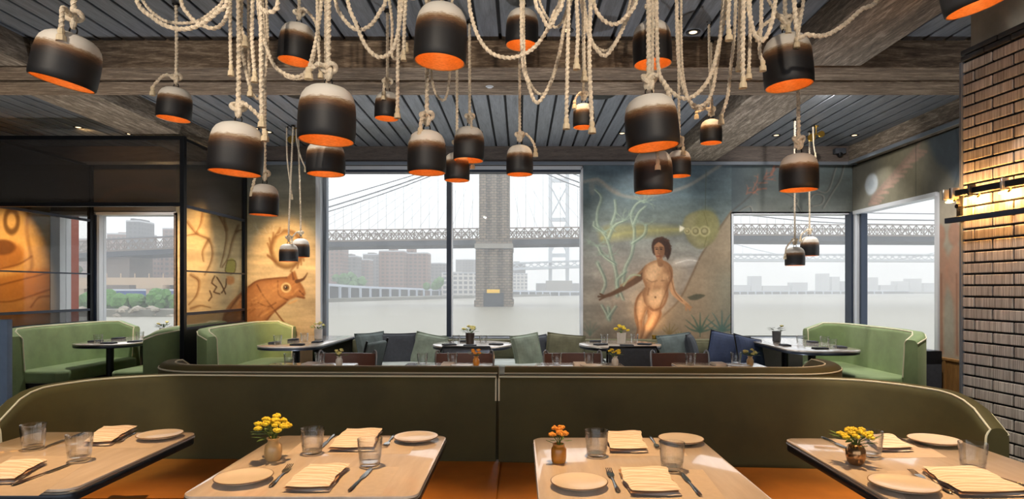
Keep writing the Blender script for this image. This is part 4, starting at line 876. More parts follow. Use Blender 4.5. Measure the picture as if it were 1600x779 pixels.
def bullet(x0, x1, y0, y1, r): return arc(x1-r, y0+r, r, -90, 0, 8)+[(x1, y1-.03), (x0, y1-.03)]+arc(x0+r, y0+r, r, 180, 270, 8)
for x0, x1, y0, y1, lab in ((-4.95, -4.28, 6.60, 7.92, 'dark edged booth table in the left booth'), (-2.83, -2.13, 6.38, 7.92, 'booth table in front of the bull mural'), (2.67, 3.39, 5.92, 7.55, 'blue lit booth table beside the right sofa')):
    table(lab, bullet(x0, x1, y0, y1, .27), (x0+x1)/2, (y0+y1)/2, 'booth tables', (-.35, .3), .2, 'booth_table')
# ------------------------------------------------------------------ chairs
def chair_dark(label, loc, rz):
    t = thing('dining_chair', label, 'chair', loc, rz, 'charcoal chairs at the round tables')      # faces +y, back towards -y
    MB().rbox(-.23, .23, -.22, .24, .40, .48, .03, 3).build('seat', 'charcoal_fabric', t)
    MB().rbox(-.235, .235, -.29, -.225, .42, .78, .03, 3).build('backrest', 'charcoal_fabric', t)
    fr = MB(); fr.tube([(-.25, -.27, .0), (-.25, -.27, .74), (-.23, -.27, .785), (.23, -.27, .785), (.25, -.27, .74), (.25, -.27, 0)], .012, 8); fr.build('back_frame', 'black_metal', t)
    for sx in (-1, 1): MB().tube([(sx*.22, .21, .41), (sx*.24, .23, 0)], .013, 8).build('leg', 'black_metal', t)
    for sx in (-1, 1): MB().tube([(sx*.25, -.27, .62), (sx*.255, .1, .63), (sx*.235, .2, .42)], .011, 8).build('armrest', 'black_metal', t)
chair_dark('charcoal upholstered chair with its back to us at the round table under the tower', (-.53, 6.28, 0), 0); chair_dark('charcoal upholstered chair with its back to us at the table before the nude', (1.10, 6.28, 0), 0)
def chair_brown(label, loc, rz):
    t = thing('tube_chair', label, 'chair', loc, rz, 'brown leather chairs of the second row')     # faces -y, back at +y
    MB().rbox(-.22, .22, -.22, .22, .42, .47, .02, 3).build('seat', 'brown_leather', t)
    bk = MB(); n = 10
    for k in range(n+1):
        a = -1+2*k/n; bk.v += [(a*.25, .26-.05*a*a, .60), (a*.25, .29-.05*a*a, .60), (a*.25, .30-.05*a*a, .775), (a*.25, .27-.05*a*a, .775)]
    for k in range(n):
        for j in range(4): bk.f.append((k*4+j, (k+1)*4+j, (k+1)*4+(j+1) % 4, k*4+(j+1) % 4))
    bk.f += [(0, 1, 2, 3), (n*4+3, n*4+2, n*4+1, n*4)]; bk.build('backrest', 'brown_leather', t, sharp=30)
    for sx in (-1, 1):
        MB().tube(crom([(sx*.23, .16, 0), (sx*.245, .19, .45), (sx*.26, .225, .74), (sx*.24, .245, .80), (sx*.215, .25, .74), (sx*.21, .25, .62)], .02), .009, 8).build('back_loop', 'steel_bar', t)
        MB().tube([(sx*.21, -.2, .43), (sx*.23, -.23, 0)], .011, 8).build('leg', 'steel_bar', t)
for xc_, lab in ((-1.55, 'brown leather tube chair at the second row table nearest the bull mural'), (-.50, 'brown leather tube chair at the second row table below the wide window'), (.47, 'brown leather tube chair between the two round tables'), (1.43, 'brown leather tube chair in front of the painted plants')):
    chair_brown(lab, (xc_, 5.28, 0), 0)
t = thing('side_chair', 'pale grey blue chair back leaning beside the booth table of the bull mural', 'chair', (-1.80, 6.55, 0), R(75))
MB().rbox(-.21, .21, -.2, .22, .41, .47, .02, 3).build('seat', 'charcoal_fabric', t); mb = MB().rbox(-.21, .21, -.02, .03, -.2, .2, .02, 3); mb.xform(Matrix.Translation((0, -.25, .60)) @ Matrix.Rotation(R(14), 4, 'X')); mb.build('backrest', 'teal_fabric', t)
for sx in (-1, 1): MB().tube([(sx*.225, -.16, 0), (sx*.225, -.22, .5), (sx*.225, -.31, .82)], .011, 8).build('back_post', 'black_metal', t); MB().tube([(sx*.2, .2, .42), (sx*.21, .22, 0)], .012, 8).build('leg', 'black_metal', t)
# left edge service panel, right wainscot and black knob
t = thing('service_station', 'blue grey cabinet end at the left edge', 'cabinet', (PX(11, 4.4), 4.4, 0)); MB().rbox(-.9, 0, 0, .05, 0, PZ(499, 4.4), .006, 2).build('side_panel', 'blue_grey_panel', t); MB().box(-.9, -.02, -.004, 0, .05, .12).build('toe_strip', 'dark_steel', t)
wood('oak_panel', C(120, 84, 44), C(176, 130, 74), (6, 6, .8), .45, world=True, bmp=.1)
t = thing('wainscot', 'honey oak wainscot panel below the flamingo strip', 'panel'); MB().box(XR-.05, XR-.008, 3.2, WR0+.02, 0, PZ(560, 6.3)).build('board', 'oak_panel', t); MB().box(XR-.06, XR-.008, 3.2, WR0+.02, PZ(560, 6.3), PZ(557, 6.3)).build('cap_rail', 'oak_panel', t)
for k in range(9): y = 3.3+k*.36; MB().box(XR-.058, XR-.05, y, y+.03, 0, PZ(561, 6.3)).build('batten', 'oak_panel', t)
t = thing('service_box', 'dark low cabinet beside the right booth sofa', 'cabinet', (PX(1452, 6.2), 6.2, 0)); MB().rbox(-.09, .09, -.06, .2, 0, PZ(547, 6.2), .008, 2).build('body', 'dark_steel', t); MB().box(-.08, .08, -.066, -.06, .1, .6).build('door', 'charcoal_fabric', t)
# ------------------------------------------------------------------ pendant lamps on ropes
m, nt, b = newmat('dipped_glaze')                     # cream shoulder, brown run, black body; object z = 0..1 of the shade's height via attribute 'h'
at = nt.nodes.new('ShaderNodeAttribute'); at.attribute_name = 'h'
n = N(nt, 'ShaderNodeTexNoise', Scale=7.0, Detail=6.0, Roughness=.65); nt.links.new(objco(nt, (1.2, 1.2, 9)), n.inputs[0])
ad = N(nt, 'ShaderNodeMath', operation='MULTIPLY_ADD'); ad.inputs[1].default_value = .16; nt.links.new(n.outputs[0], ad.inputs[0])
sb = N(nt, 'ShaderNodeMath', operation='SUBTRACT'); sb.inputs[1].default_value = .08; nt.links.new(at.outputs['Fac'], ad.inputs[2]); nt.links.new(ad.outputs[0], sb.inputs[0])
nt.links.new(ramp(nt, [(.0, C(24, 24, 26)), (.40, C(27, 25, 26)), (.52, C(54, 38, 28)), (.62, C(124, 88, 58)), (.67, C(176, 150, 120)), (.705, C(234, 224, 210)), (1.0, C(242, 236, 226))], sb.outputs[0]), b.inputs['Base Color'])
b.inputs['Roughness'].default_value = .55; bump(nt, b, n.outputs[0], .12, .004)
simple('amber_glaze', (.90, .36, .085, 1), .45, var=.25, vs=14, scale=(1, 1, 6)); emit('warm_bulb', (1, .62, .25, 1), 6.0); simple('rope', C(228, 212, 188), .85, var=.25, vs=60); simple('rope_fray', C(224, 204, 170), .9)
simple('brass', C(176, 140, 64), .3, .95); simple('iron', C(30, 28, 26), .5, .8)
def shade_meshes(H):
    out = [(.485, 0), (.505, .02), (.512, .15), (.512, .35), (.505, .55), (.485, .70), (.455, .80), (.40, .885), (.32, .945), (.2, .985), (.05, 1.0), (.0, 1.0)]
    inn = [(.485, 0), (.468, .01), (.478, .15), (.478, .35), (.470, .55), (.45, .69), (.41, .80), (.34, .88), (.22, .94), (.0, .955)]
    a = MB().lathe([(r, z*H) for r, z in out], 40); b_ = MB().lathe([(r, z*H) for r, z in inn], 40); b_.f = [f[::-1] for f in b_.f]
    me = a.mesh('shade', 60); at_ = me.attributes.new('h', 'FLOAT', 'POINT'); at_.data.foreach_set('value', [v[2]/H for v in a.v]); me.materials.append(MATS['dipped_glaze'])
    mi = b_.mesh('inner_glaze', 60); mi.materials.append(MATS['amber_glaze']); return me, mi
SHADES = {h: shade_meshes(h) for h in (.88, 1.0, 1.12)}
bulb_me = MB().lathe([(0, -.16), (.05, -.15), (.085, -.10), (.095, -.05), (.07, .03), (.04, .08), (.04, .2), (0, .2)], 16).mesh('bulb'); bulb_me.materials.append(MATS['warm_bulb'])
def ropetube(pts, r, step=None): return MB().tube(crom(pts, step or r*.85), r, 9, 3, .2, r*7.5)
def knot_pts(r, k=1.0): return [(k*r*(math.sin(t)+1.6*math.sin(2*t)), k*r*1.0*math.sin(3*t), k*r*1.1*(math.cos(t)-1.6*math.cos(2*t))) for t in np.linspace(0, 2*PI, 40)]
def fray(p, r): return MB().lathe([(0, .012), (r*1.1, .012), (r*1.35, .0), (r*1.1, -.012), (r*1.7, -.02), (r*1.9, -.045), (0, -.03)], 9, p)
def pendant(px, top, bot, w, D, label, tilt=0.0, hv=1.0, tail=None, light=1.0, cx=None, zoff=0, rope_dx=0.0):
    Z = D*F/w; yc = bot-w/2*(CY-bot)/F*.9; c = P(px, yc, Z); H = (yc-top)/F*Z*1.03/D
    hk = min(SHADES, key=lambda k: abs(k-H)); me, mi = SHADES[hk]; H = hk*D
    t = thing('pendant_lamp', label, 'pendant lamp', c, 0, 'dipped ceramic pendant lamps'); tl = R(tilt)
    Mx = Matrix.Rotation(tl, 3, 'Y')
    sh = link('shade', me, None, t); sh.scale = (D, D, D); sh.rotation_euler = (0, tl, 0); ig = link('inner_glaze', mi, None, t); ig.scale = (D, D, D); ig.rotation_euler = (0, tl, 0)
    bl = link('bulb', bulb_me, None, t, Mx @ Vector((0, 0, H*.62))); bl.scale = (D*.9,)*3
    lamp_light('POINT', 'bulb_light', Mx @ Vector((0, 0, H*.40)), .21*light*(D/.25)**2, WARM2, t, D*.06)
    r = .0095 if D < .22 else .0118
    apex = Mx @ Vector((0, 0, H)); k0 = apex+Vector((0, 0, r*3.2)); kc = k0+Vector((0, 0, r*3.4))
    MB().tube([apex+Vector((r*1.6*math.cos(a), 0, r*1.3+r*1.9*math.sin(a))) for a in np.linspace(0, 2*PI, 17)], r*.32, 6, caps=False).build('ring', 'iron', t)
    kn = MB().tube([Vector(p)+kc for p in knot_pts(r*1.25)], r*1.05, 8, caps=False); kn.build('knot', 'rope', t, sharp=0)
    topz = CEIL-c.z-.01
    ro_ = ropetube([k0, kc+Vector((0, 0, r*2)), Vector((apex.x+rope_dx*.3, r*.5, kc.z+(topz-kc.z)*.4)), Vector((apex.x+rope_dx, 0, topz))], r); ro_ = ro_.build('rope', 'rope', t, sharp=0)
    MB().lathe([(0, topz-.01), (.02, topz-.01), (.024, topz), (0, topz+.008)], 12, (apex.x+rope_dx, 0, 0)).build('ceiling_hook', 'iron', ro_)
    if tail:
        dx, dz, s_ = tail; e = kc+Vector((dx*D, -s_*D*.56, dz*D)); tl_ = ropetube([kc, kc+Vector((dx*D*.35, -r*3-s_*D*.2, r*1.0)), kc+Vector((dx*D*.85, -s_*D*.50, dz*D*.45)), e], r*.9).build('rope_tail', 'rope', t, sharp=0); fray(e, r).build('frayed_end', 'rope_fray', tl_, sharp=0)
    return t
L_, M2, S_ = .27, .205, .155
pendant(97, 50, 143, 89, L_, 'large pendant lamp at the top left corner with rope tail over its shoulder', 13, tail=(.12, -.42, .8), rope_dx=.0)
pendant(271, 138, 192, 49, .20, 'small pendant lamp below the long swag at the upper left', 5, tail=(-.72, -.35, .1))
pendant(367, 195, 277, 79, L_, 'large pendant lamp hanging low at the left, near the steel post', 4, tail=(.55, -.5, .1))
pendant(510, 138, 229, 86, L_, 'large pendant lamp with wide brown run left of the wide window', 2, tail=(-.3, -.06, .3))
pendant(509, 220, 277, 58, .215, 'pendant lamp half hidden under the large brown run lamp', 0)
pendant(461, 40, 105, 53, M2, 'dark pendant lamp at the upper left with a loop of rope at its right', 6, tail=(.62, -.65, .35))
pendant(604, 143, 190, 37, S_, 'smallest pendant lamp in front of the cross beam left of centre', 2, tail=(-.05, -.6, .9))
pendant(687, -10, 110, 80, L_, 'large black pendant lamp at the top centre, cut by the frame', 3, tail=(-.55, -.1, .4))
pendant(667, 205, 275, 59, .222, 'flared pendant lamp over the middle of the wide window', 0, tail=(-.12, -.42, .6))
pendant(732, 194, 255, 47, M2, 'pendant lamp right of the flared lamp, higher than it', 2, tail=(.1, -.6, .7))
pendant(714, 236, 285, 39, .175, 'low small pendant lamp hidden behind two others over the mullion', 0, tail=(.62, -.75, 0))
pendant(815, 10, 80, 50, M2, 'brown banded pendant lamp at the top centre right of the largest one', 2)
pendant(812, 222, 276, 41, .18, 'pendant lamp over the stone bridge tower with rope tail at right', 0, tail=(.6, -.55, .1))
pendant(912, 157, 203, 33, S_, 'smallest pendant lamp right of the rope bundle at centre', 0, tail=(-.45, -.4, .4))
pendant(1020, 28, 110, 59, .23, 'tall dark pendant lamp behind a vertical rope right of centre', -2)
pendant(1021, 148, 238, 81, L_, 'large cream topped pendant lamp over the painted nude', -5, tail=(.45, -.7, .1))
pendant(1021, 237, 304, 59, .215, 'pendant lamp just below the large cream topped one', -1, tail=(.02, -.72, .9))
pendant(1061, 232, 278, 36, S_, 'small pendant lamp tucked right of the lamp above the nude', 0, tail=(.05, -.45, .9))
pendant(1111, 183, 227, 33, S_, 'small pendant lamp below the right weathered timber', 0, tail=(-.7, -.1, .1))
pendant(1233, 58, 145, 72, L_, 'large pendant lamp at the upper right with rope tail at its left', -4, tail=(-.62, -.3, .2))
pendant(1248, 244, 301, 57, .235, 'pendant lamp above the right window, below the large upper right one', 0)
pendant(412, 289, 338, 43, .18, 'low pendant lamp in front of the corner steel post', 2, tail=(-.3, -.6, .6))
pendant(451, 380, 409, 28, .20, 'left and lower lamp of the small pair before the bull mural', 0, rope_dx=.05)
pendant(470, 366, 402, 26, .20, 'right and higher lamp of the small pair before the bull mural', 0, tail=(-.5, -.4, .2), rope_dx=-.03)
pendant(1242, 387, 415, 29, .20, 'left and lower lamp of the small pair in front of the right window', 0, tail=(-.55, -.75, .1))
pendant(1265, 370, 400, 27, .20, 'right and higher lamp of the small pair in front of the right window', 0, tail=(-.55, -.4, .1))
pendant(1527, -40, 28, 86, .242, 'large tilted pendant lamp cut by the top right corner', -14, light=1.3)
# brass pulleys for the corner pairs
for px, Z, lab in ((462, 7.0, 'brass pulley bracket above the lamp pair by the bull mural'), (1275, 6.9, 'brass pulley bracket above the lamp pair by the right window')):
    c = Vector((PX(px, Z), Z, CEIL)); t = thing('rope_pulley', lab, 'pulley', c); MB().lathe([(0, 0), (.03, 0), (.03, -.012), (0, -.012)], 16).build('mount', 'brass', t)
    MB().tube([(0, 0, -.01), (0, 0, -.10), (-.05, 0, -.12)], .008, 8).build('arm', 'brass', t); w_ = MB().lathe([(0, -.012), (.04, -.012), (.028, 0), (.04, .012), (0, .012)], 20); w_.xform(Matrix.Translation((-.05, 0, -.13)) @ Matrix.Rotation(R(90), 4, 'X')); w_.build('wheel', 'brass', t)
    w_ = MB().lathe([(0, -.012), (.034, -.012), (.022, 0), (.034, .012), (0, .012)], 20); w_.xform(Matrix.Translation((.06, 0, -.09)) @ Matrix.Rotation(R(90), 4, 'X')); w_.build('wheel', 'brass', t)
    MB().tube([(-.06, 0, -.09), (.08, 0, -.09)], .007, 8).build('cross_bar', 'brass', t)
# free ropes: swags and hanging ends
def rope_obj(pts, Z, label, r=.0115, end=False, hooks=(), dz=.0, up=(True, True)):
    w_ = []
    for i, p in enumerate(pts): w_.append(P(p[0], p[1], (Z+dz*i/len(pts)) if len(p) < 3 else p[2]))
    if up[0]: q = w_[0]; d = (w_[0]-w_[1]).normalized(); w_.insert(0, Vector((q.x+d.x*.03, q.y, CEIL-.02)) if q.z < CEIL-.06 else q+d*.02)
    if up[1] and not end: q = w_[-1]; d = (w_[-1]-w_[-2]).normalized(); w_.append(Vector((q.x+d.x*.03, q.y, CEIL-.02)) if q.z < CEIL-.06 else q+d*.02)
    base = w_[0].copy(); t = thing('rope_swag' if not end else 'hanging_rope', label, 'rope', base, 0, 'loose ropes under the ceiling'); loc = [p-base for p in w_]
    ro_ = ropetube(loc, r*.86).build('rope', 'rope', t, sharp=0)
    if end: fray(loc[-1], r*.9).build('frayed_end', 'rope_fray', ro_, sharp=0)
    for q in ([loc[0]] if up[0] else [])+([loc[-1]] if up[1] and not end else []): MB().tube([q+Vector((.016*math.cos(a), 0, .012+.016*math.sin(a))) for a in np.linspace(-2.4, 2.8, 12)], .0045, 6).build('ceiling_hook', 'iron', ro_)
rope_obj([(212, -6), (240, 28), (265, 42), (290, 45), (315, 37), (340, 18), (356, -4)], 3.05, 'longest swag rope at the upper left', .0125)
rope_obj([(221, -6), (250, 28), (280, 36), (310, 32), (335, 15), (350, -6)], 3.25, 'thinner swag rope just above the longest left swag', .009)
rope_obj([(282, -6), (294, 22), (312, 37), (335, 44), (352, 30), (359, -6)], 3.15, 'short swag rope right of the longest left swag')
rope_obj([(360, -5), (360, 60), (361, 105)], 3.2, 'straight rope end left of the thick rope of the left low lamp', .010, True)
rope_obj([(378, -5), (377, 40), (383, 60)], 3.3, 'short rope end in the left rope bundle', .010, True)
rope_obj([(377, 55), (383, 105), (391, 138)], 3.4, 'slack rope slanting through the left rope bundle', .010, True)
rope_obj([(395, -5), (394, 60), (398, 115)], 3.2, 'rope end with a splayed tip in the left rope bundle', .011, True)
rope_obj([(390, 130), (396, 148), (405, 153), (414, 120), (418, 60), (416, -4)], 3.45, 'deep narrow rope loop in the left rope bundle', .009)
rope_obj([(408, -5), (408, 100), (409, 185)], 3.1, 'longest straight rope end in the left rope bundle', .012, True)
rope_obj([(404, -4), (410, 14), (420, 19), (431, 14), (434, -4)], 3.0, 'tight little rope loop at the top left of the dark lamp', .0125)
rope_obj([(403, -4), (408, 45), (418, 78), (432, 106), (460, 120), (480, 110), (489, 84), (496, 50), (503, -4)], 3.35, 'deep swag rope cradling the dark upper left lamp')
rope_obj([(410, -4), (420, 82), (436, 112), (458, 123), (478, 117), (492, 80), (500, -4)], 3.55, 'thin swag rope behind the deep left swag', .008)
rope_obj([(496, 18), (497, 60), (501, 110)], 3.5, 'rope end left of the thick rope of the brown run lamp', .010, True)
rope_obj([(524, -4), (534, 25), (556, 46), (578, 40), (594, 18), (603, -4)], 3.2, 'wide shallow swag rope left of centre')
rope_obj([(543, -4), (556, 36), (572, 72), (592, 89), (612, 80), (622, 50), (629, -4)], 3.1, 'deep swag rope left of the largest centre lamp')
rope_obj([(608, -4), (613, 40), (612, 85), (622, 90), (635, 70)], 3.6, 'rope slanting beside the smallest left lamp', .010, True)
rope_obj([(624, -4), (622, 80), (621, 172)], 3.35, 'straight rope end just right of the smallest left lamp', .011, True)
rope_obj([(634, -4), (632, 40), (631, 82)], 3.3, 'short rope end left of the largest centre lamp', .011, True)
rope_obj([(672, 60), (676, 130), (690, 156), (700, 140), (706, 60)], 3.7, 'narrow rope loop hanging below the largest centre lamp', .009)
rope_obj([(733, -4), (738, 30), (750, 62), (770, 84), (800, 90), (830, 78), (852, 52), (866, 20), (876, -4)], 3.2, 'broad swag rope under the brown banded lamp')
rope_obj([(836, -4), (846, 22), (858, 42), (870, 22), (880, -4)], 3.1, 'small V shaped swag rope right of the brown banded lamp')
rope_obj([(842, -4), (862, 38), (874, 40), (884, 20), (888, -4)], 3.3, 'thin rope loop beside the small V shaped swag', .008)
rope_obj([(816, 86), (824, 126), (838, 160), (856, 138), (872, 92), (884, 30), (893, -4)], 3.45, 'deep V shaped swag rope at centre right')
rope_obj([(820, 92), (828, 128), (845, 147), (862, 128), (880, 60), (888, -4)], 3.6, 'thin swag rope inside the deep V shaped swag', .008)
rope_obj([(889, -5), (887, 90), (885, 188)], 3.15, 'longest rope end of the centre right bundle', .0115, True)
rope_obj([(901, -5), (903, 50), (901, 95)], 3.1, 'short knotted rope end of the centre right bundle', .0115, True)
rope_obj([(912, -5), (912, 60), (913, 114)], 3.2, 'middle rope end of the centre right bundle', .0115, True)
rope_obj([(923, -5), (921, 90), (925, 194)], 3.05, 'rope end falling in front of the smallest centre right lamp', .012, True)
rope_obj([(908, -5), (918, 48), (930, 74), (945, 87), (960, 70), (976, 38), (992, -5)], 3.2, 'deep swag rope right of the centre right bundle')
rope_obj([(912, -5), (924, 60), (940, 78), (955, 74), (972, 44), (986, -5)], 3.4, 'thin swag rope behind the deep centre right swag', .008)
rope_obj([(927, -5), (938, 26), (958, 38), (976, 28), (996, -5)], 3.1, 'shallow swag rope above the deep centre right swag')
rope_obj([(1028, 96), (1040, 132), (1064, 153), (1088, 147), (1110, 118), (1124, 66), (1136, -5)], 3.3, 'large swag rope right of the tall dark lamp', .0125)
rope_obj([(1058, 42), (1062, 110), (1074, 152), (1092, 166), (1110, 150), (1120, 100), (1131, -5)], 3.45, 'lower large swag rope right of the tall dark lamp', .0115)
rope_obj([(1066, 100), (1078, 160), (1092, 170), (1108, 158), (1122, 96), (1133, -5)], 3.6, 'thin swag rope behind the lower large swag', .008)
rope_obj([(1108, 66), (1109, 110), (1113, 170)], 4.2, 'doubled rope above the small lamp by the right timber', .010, True)
rope_obj([(1150, -5), (1147, 60), (1142, 105), (1137, 150), (1127, 182)], 3.6, 'long wavering rope falling to the small lamp by the right timber', .0115, True)
rope_obj([(1140, -5), (1138, 25), (1139, 50)], 3.2, 'shortest rope end of the right bundle', .0125, True)
rope_obj([(1156, -5), (1155, 50), (1154, 98)], 3.2, 'rope end of the right bundle left of the longest one', .010, True)
rope_obj([(1162, -5), (1161, 60), (1161, 124)], 3.1, 'longest straight rope end of the right bundle', .0125, True)
rope_obj([(1172, -5), (1172, 60), (1170, 110)], 3.2, 'rope end of the right bundle right of the longest one', .010, True)
rope_obj([(1169, -5), (1173, 30), (1180, 55), (1192, 63), (1204, 42), (1212, -5)], 3.1, 'hooked rope loop left of the large upper right lamp', .0125)
rope_obj([(1190, -5), (1189, 45), (1187, 80), (1192, 98)], 3.3, 'rope end with splayed tip left of the large upper right lamp', .0115, True)
rope_obj([(1199, -5), (1215, 22), (1232, 40)], 3.5, 'slanting rope reaching the large upper right lamp', .010, True)
rope_obj([(1245, 46), (1262, 54), (1290, 55), (1320, 38), (1345, 16), (1372, -5)], 3.15, 'thick rope sweeping right to the weathered timber', .0130)
rope_obj([(1256, -5), (1251, 30), (1245, 62)], 3.45, 'rope end just right of the large upper right lamp knot', .011, True)
rope_obj([(448, 206), (449, 250), (456, 305)], 6.9, 'thin rope end beside the lamp pair of the bull mural', .009, True)
rope_obj([(464, 222), (470, 245), (477, 262)], 6.95, 'short thin rope end curling beside the lamp pair of the bull mural', .009, True)
rope_obj([(1271, 222), (1273, 236), (1274, 240)], 6.85, 'short cord end below the right brass pulley', .008, True)
# ------------------------------------------------------------------ tableware
thin_glass('tumbler_glass', (.97, .975, .975, 1), 1.15, .02, power=1.9)
simple('stoneware', C(226, 214, 200), .28, var=.05, vs=12, coat=.3); simple('stoneware_edge', C(120, 96, 74), .5); simple('cutlery', C(170, 164, 156), .18, 1.0)
m, nt, b = newmat('linen'); b.inputs['Roughness'].default_value = .85
wv = N(nt, 'ShaderNodeTexWave', Scale=2.9, Distortion=1.5, Detail=2.0); wv.bands_direction = 'Y'; nt.links.new(objco(nt, (1, 6, 1)), wv.inputs[0]); nt.links.new(ramp(nt, [(.35, C(218, 200, 184)), (.65, C(238, 228, 220))], wv.outputs[0]), b.inputs['Base Color'])  # wave stripes paint the soft shade of the folds into the cloth
simple('linen_hem', C(170, 132, 102), .85); simple('placemat', C(196, 182, 168), .5, var=.06, vs=40)
simple('cream_pot', C(216, 176, 118), .3, var=.15, vs=9, coat=.4); simple('honey_pot', C(206, 134, 46), .3, var=.25, vs=9, coat=.5); simple('bronze_pot', C(178, 138, 98), .18, .85, var=.3, vs=14); simple('white_pot', C(214, 208, 200), .35, var=.1, vs=9); simple('dark_pot', C(58, 46, 42), .4, var=.2, vs=9); simple('grey_pot', C(96, 98, 102), .4)
simple('yellow_bloom', C(240, 206, 48), .7, var=.2, vs=90); simple('orange_bloom', C(224, 146, 50), .7, var=.25, vs=90); simple('pale_bloom', C(226, 216, 140), .7, var=.2, vs=90); simple('leaf', C(84, 112, 46), .6, var=.3, vs=40); simple('dark_leaf', C(44, 66, 36), .6, var=.3, vs=40)
TZ = .752
gl_me = MB().lathe([(0, .001), (.030, .001), (.034, .004), (.036, .02), (.0405, .06), (.0425, .092), (.0420, .0945), (.0405, .092), (.0385, .06), (.034, .022), (.030, .015), (0, .013)], 28).mesh('tumbler', 50); gl_me.materials.append(MATS['tumbler_glass'])
wt_me = MB().lathe([(.0355, .028), (.0372, .028), (.0378, .033), (.0360, .033)], 28).mesh('moulded_band', 50); wt_me.materials.append(MATS['tumbler_glass'])
def tumbler(p, label, s=1.0):
    t = thing('tumbler', label, 'glass', (p[0], p[1], TZ+.0003 if len(p) < 3 else p[2]), 0, 'water tumblers'); a = link('glass_body', gl_me, None, t); a.scale = (s, s, s); link('moulded_band', wt_me, None, a); return t
pl_me = MB().lathe([(0, .002), (.045, .002), (.055, .004), (.078, .012), (.086, .016), (.0875, .0185), (.085, .0195), (.074, .0165), (.055, .012), (.03, .0105), (0, .010)], 44).mesh('plate_dish', 50); pl_me.materials.append(MATS['stoneware'])
pr_me = MB().lathe([(.0855, .0195), (.0880, .0190), (.0882, .0178), (.0865, .0165)], 44).mesh('plate_rim', 50); pr_me.materials.append(MATS['stoneware_edge'])
def plate(p, label, s=1.0):
    t = thing('side_plate', label, 'plate', (p[0], p[1], TZ+.0003), 0, 'side plates')
    a = link('dish', pl_me, None, t); a.scale = (s, s, s); link('rim', pr_me, None, a)
    return t
# cutlery along +y, handle at -y, centred
hd = MB().tube([(0, -.098, .0035), (0, -.092, .004), (0, -.07, .0045), (0, -.03, .005), (0, .0, .005), (0, .012, .0045)], [.003, .0062, .0065, .0045, .0034, .003], 8, sx=.55)
kb = MB().prism([(-.007, .012), (.008, .012), (.009, .05), (.007, .09), (.001, .108), (-.005, .10), (-.007, .07)], .0028, .0045)
kn_h, kn_b = hd.mesh('handle', 50), kb.mesh('blade', 30)
fh_ = MB().tube([(0, -.095, .0035), (0, -.09, .004), (0, -.06, .0045), (0, -.01, .005), (0, .025, .004)], [.003, .0075, .006, .0032, .003], 8, sx=.5).mesh('handle', 50)
fhd = MB(); fhd.prism([(-.003, .022), (.003, .022), (.010, .036), (.0115, .055), (.010, .062), (-.010, .062), (-.0115, .055), (-.010, .036)], .0035, .0056)
for k in range(4): xk = -.0085+k*.00567; fhd.add([(xk-.0016, .06, .0035), (xk+.0016, .06, .0035), (xk+.0011, .096, .009), (xk-.0011, .096, .009), (xk-.0016, .06, .0056), (xk+.0016, .06, .0056), (xk+.0011, .096, .0106), (xk-.0011, .096, .0106)], [(3,2,1,0),(4,5,6,7),(0,1,5,4),(1,2,6,5),(2,3,7,6),(3,0,4,7)])
fk_h = fhd.mesh('tines', 30)
for me in (kn_h, kn_b, fh_, fk_h): me.materials.append(MATS['cutlery'])
def cutlery(kind, a, b_, label, z=TZ):                 # a handle end px, b_ tip px
    A, B = TP(*a), TP(*b_); c = (A+B)/2; d = B-A; L = d.length; t = thing(kind, label, kind.replace('_', ' ').split()[-1], (c.x, c.y, z+.0004), math.atan2(d.y, d.x)-PI/2, 'cutlery on the front tables'); s = max(.75, min(1.15, L/.2))
    for n_, me in ((('handle', kn_h), ('blade', kn_b)) if 'knife' in kind else (('handle', fh_), ('tines', fk_h))): o = link(n_, me, None, t); o.scale = (1, s, 1)
def napkin(corners, label, z=TZ, h=.022):               # corners px: near-left, near-right, far-right, far-left
    q = [TP(*c) for c in corners]; c = sum(q, Vector())/4; q = [p-c for p in q]; t = thing('napkin', label, 'napkin', (c.x, c.y, z+.0005), 0, 'folded napkins'); nx, ny = 10, 26
    def layer(z0, th, shr, nm, mat, seed):
        rs = random.Random(seed); ph = rs.uniform(0, 6); vs = []; fs = []
        for s_ in (0, 1):
            for j in range(ny+1):
                for i in range(nx+1):
                    u = .5+(i/nx-.5)*shr; v = .5+(j/ny-.5)*(shr*.5+.5); u += .028*math.sin(v*7+ph)+.012*math.sin(v*19+ph*2); v += .02*math.sin(u*5+ph*1.7); p = (q[0]*(1-u)+q[1]*u)*(1-v)+(q[3]*(1-u)+q[2]*u)*v
                    e = min(1, min(i, nx-i)/1.5, min(j, ny-j)/2.0); zz = z0+th*(.5-.5*e**.5 if s_ == 0 else .5+.5*e**.5)
                    if s_: zz += (.0034*math.sin(v*21+ph+1.4*math.sin(u*2.2+ph))+.0016*math.sin(v*47+u*4))*e
                    vs.append((p.x, p.y, zz))
        m_ = (nx+1)*(ny+1)
        for s_ in (0, 1):
            for j in range(ny):
                for i in range(nx): a = s_*m_+j*(nx+1)+i; f = (a, a+1, a+nx+2, a+nx+1); fs.append(f if s_ else f[::-1])
        rim = [i for i in range(nx+1)]+[j*(nx+1)+nx for j in range(1, ny+1)]+[ny*(nx+1)+i for i in range(nx-1, -1, -1)]+[j*(nx+1) for j in range(ny-1, 0, -1)]
        for a, b2 in zip(rim, rim[1:]+rim[:1]): fs.append((a, b2, b2+m_, a+m_))
        MB().add(vs, fs).build(nm, mat, t, sharp=60)
    layer(0, h*.45, 1.0, 'lower_fold', 'linen', 1); layer(h*.45, h*.18, .97, 'hem_fold', 'linen_hem', 2); layer(h*.62, h*.42, .985, 'upper_fold', 'linen', 3)
def placemat(corners, label):
    q = [TP(*c) for c in corners]; c = sum(q, Vector())/4; t = thing('placemat', label, 'placemat', (c.x, c.y, TZ), 0, 'pale placemats'); MB().prism([((p-c).x, (p-c).y) for p in q], 0, .0004).build('sheet', 'placemat', t); 
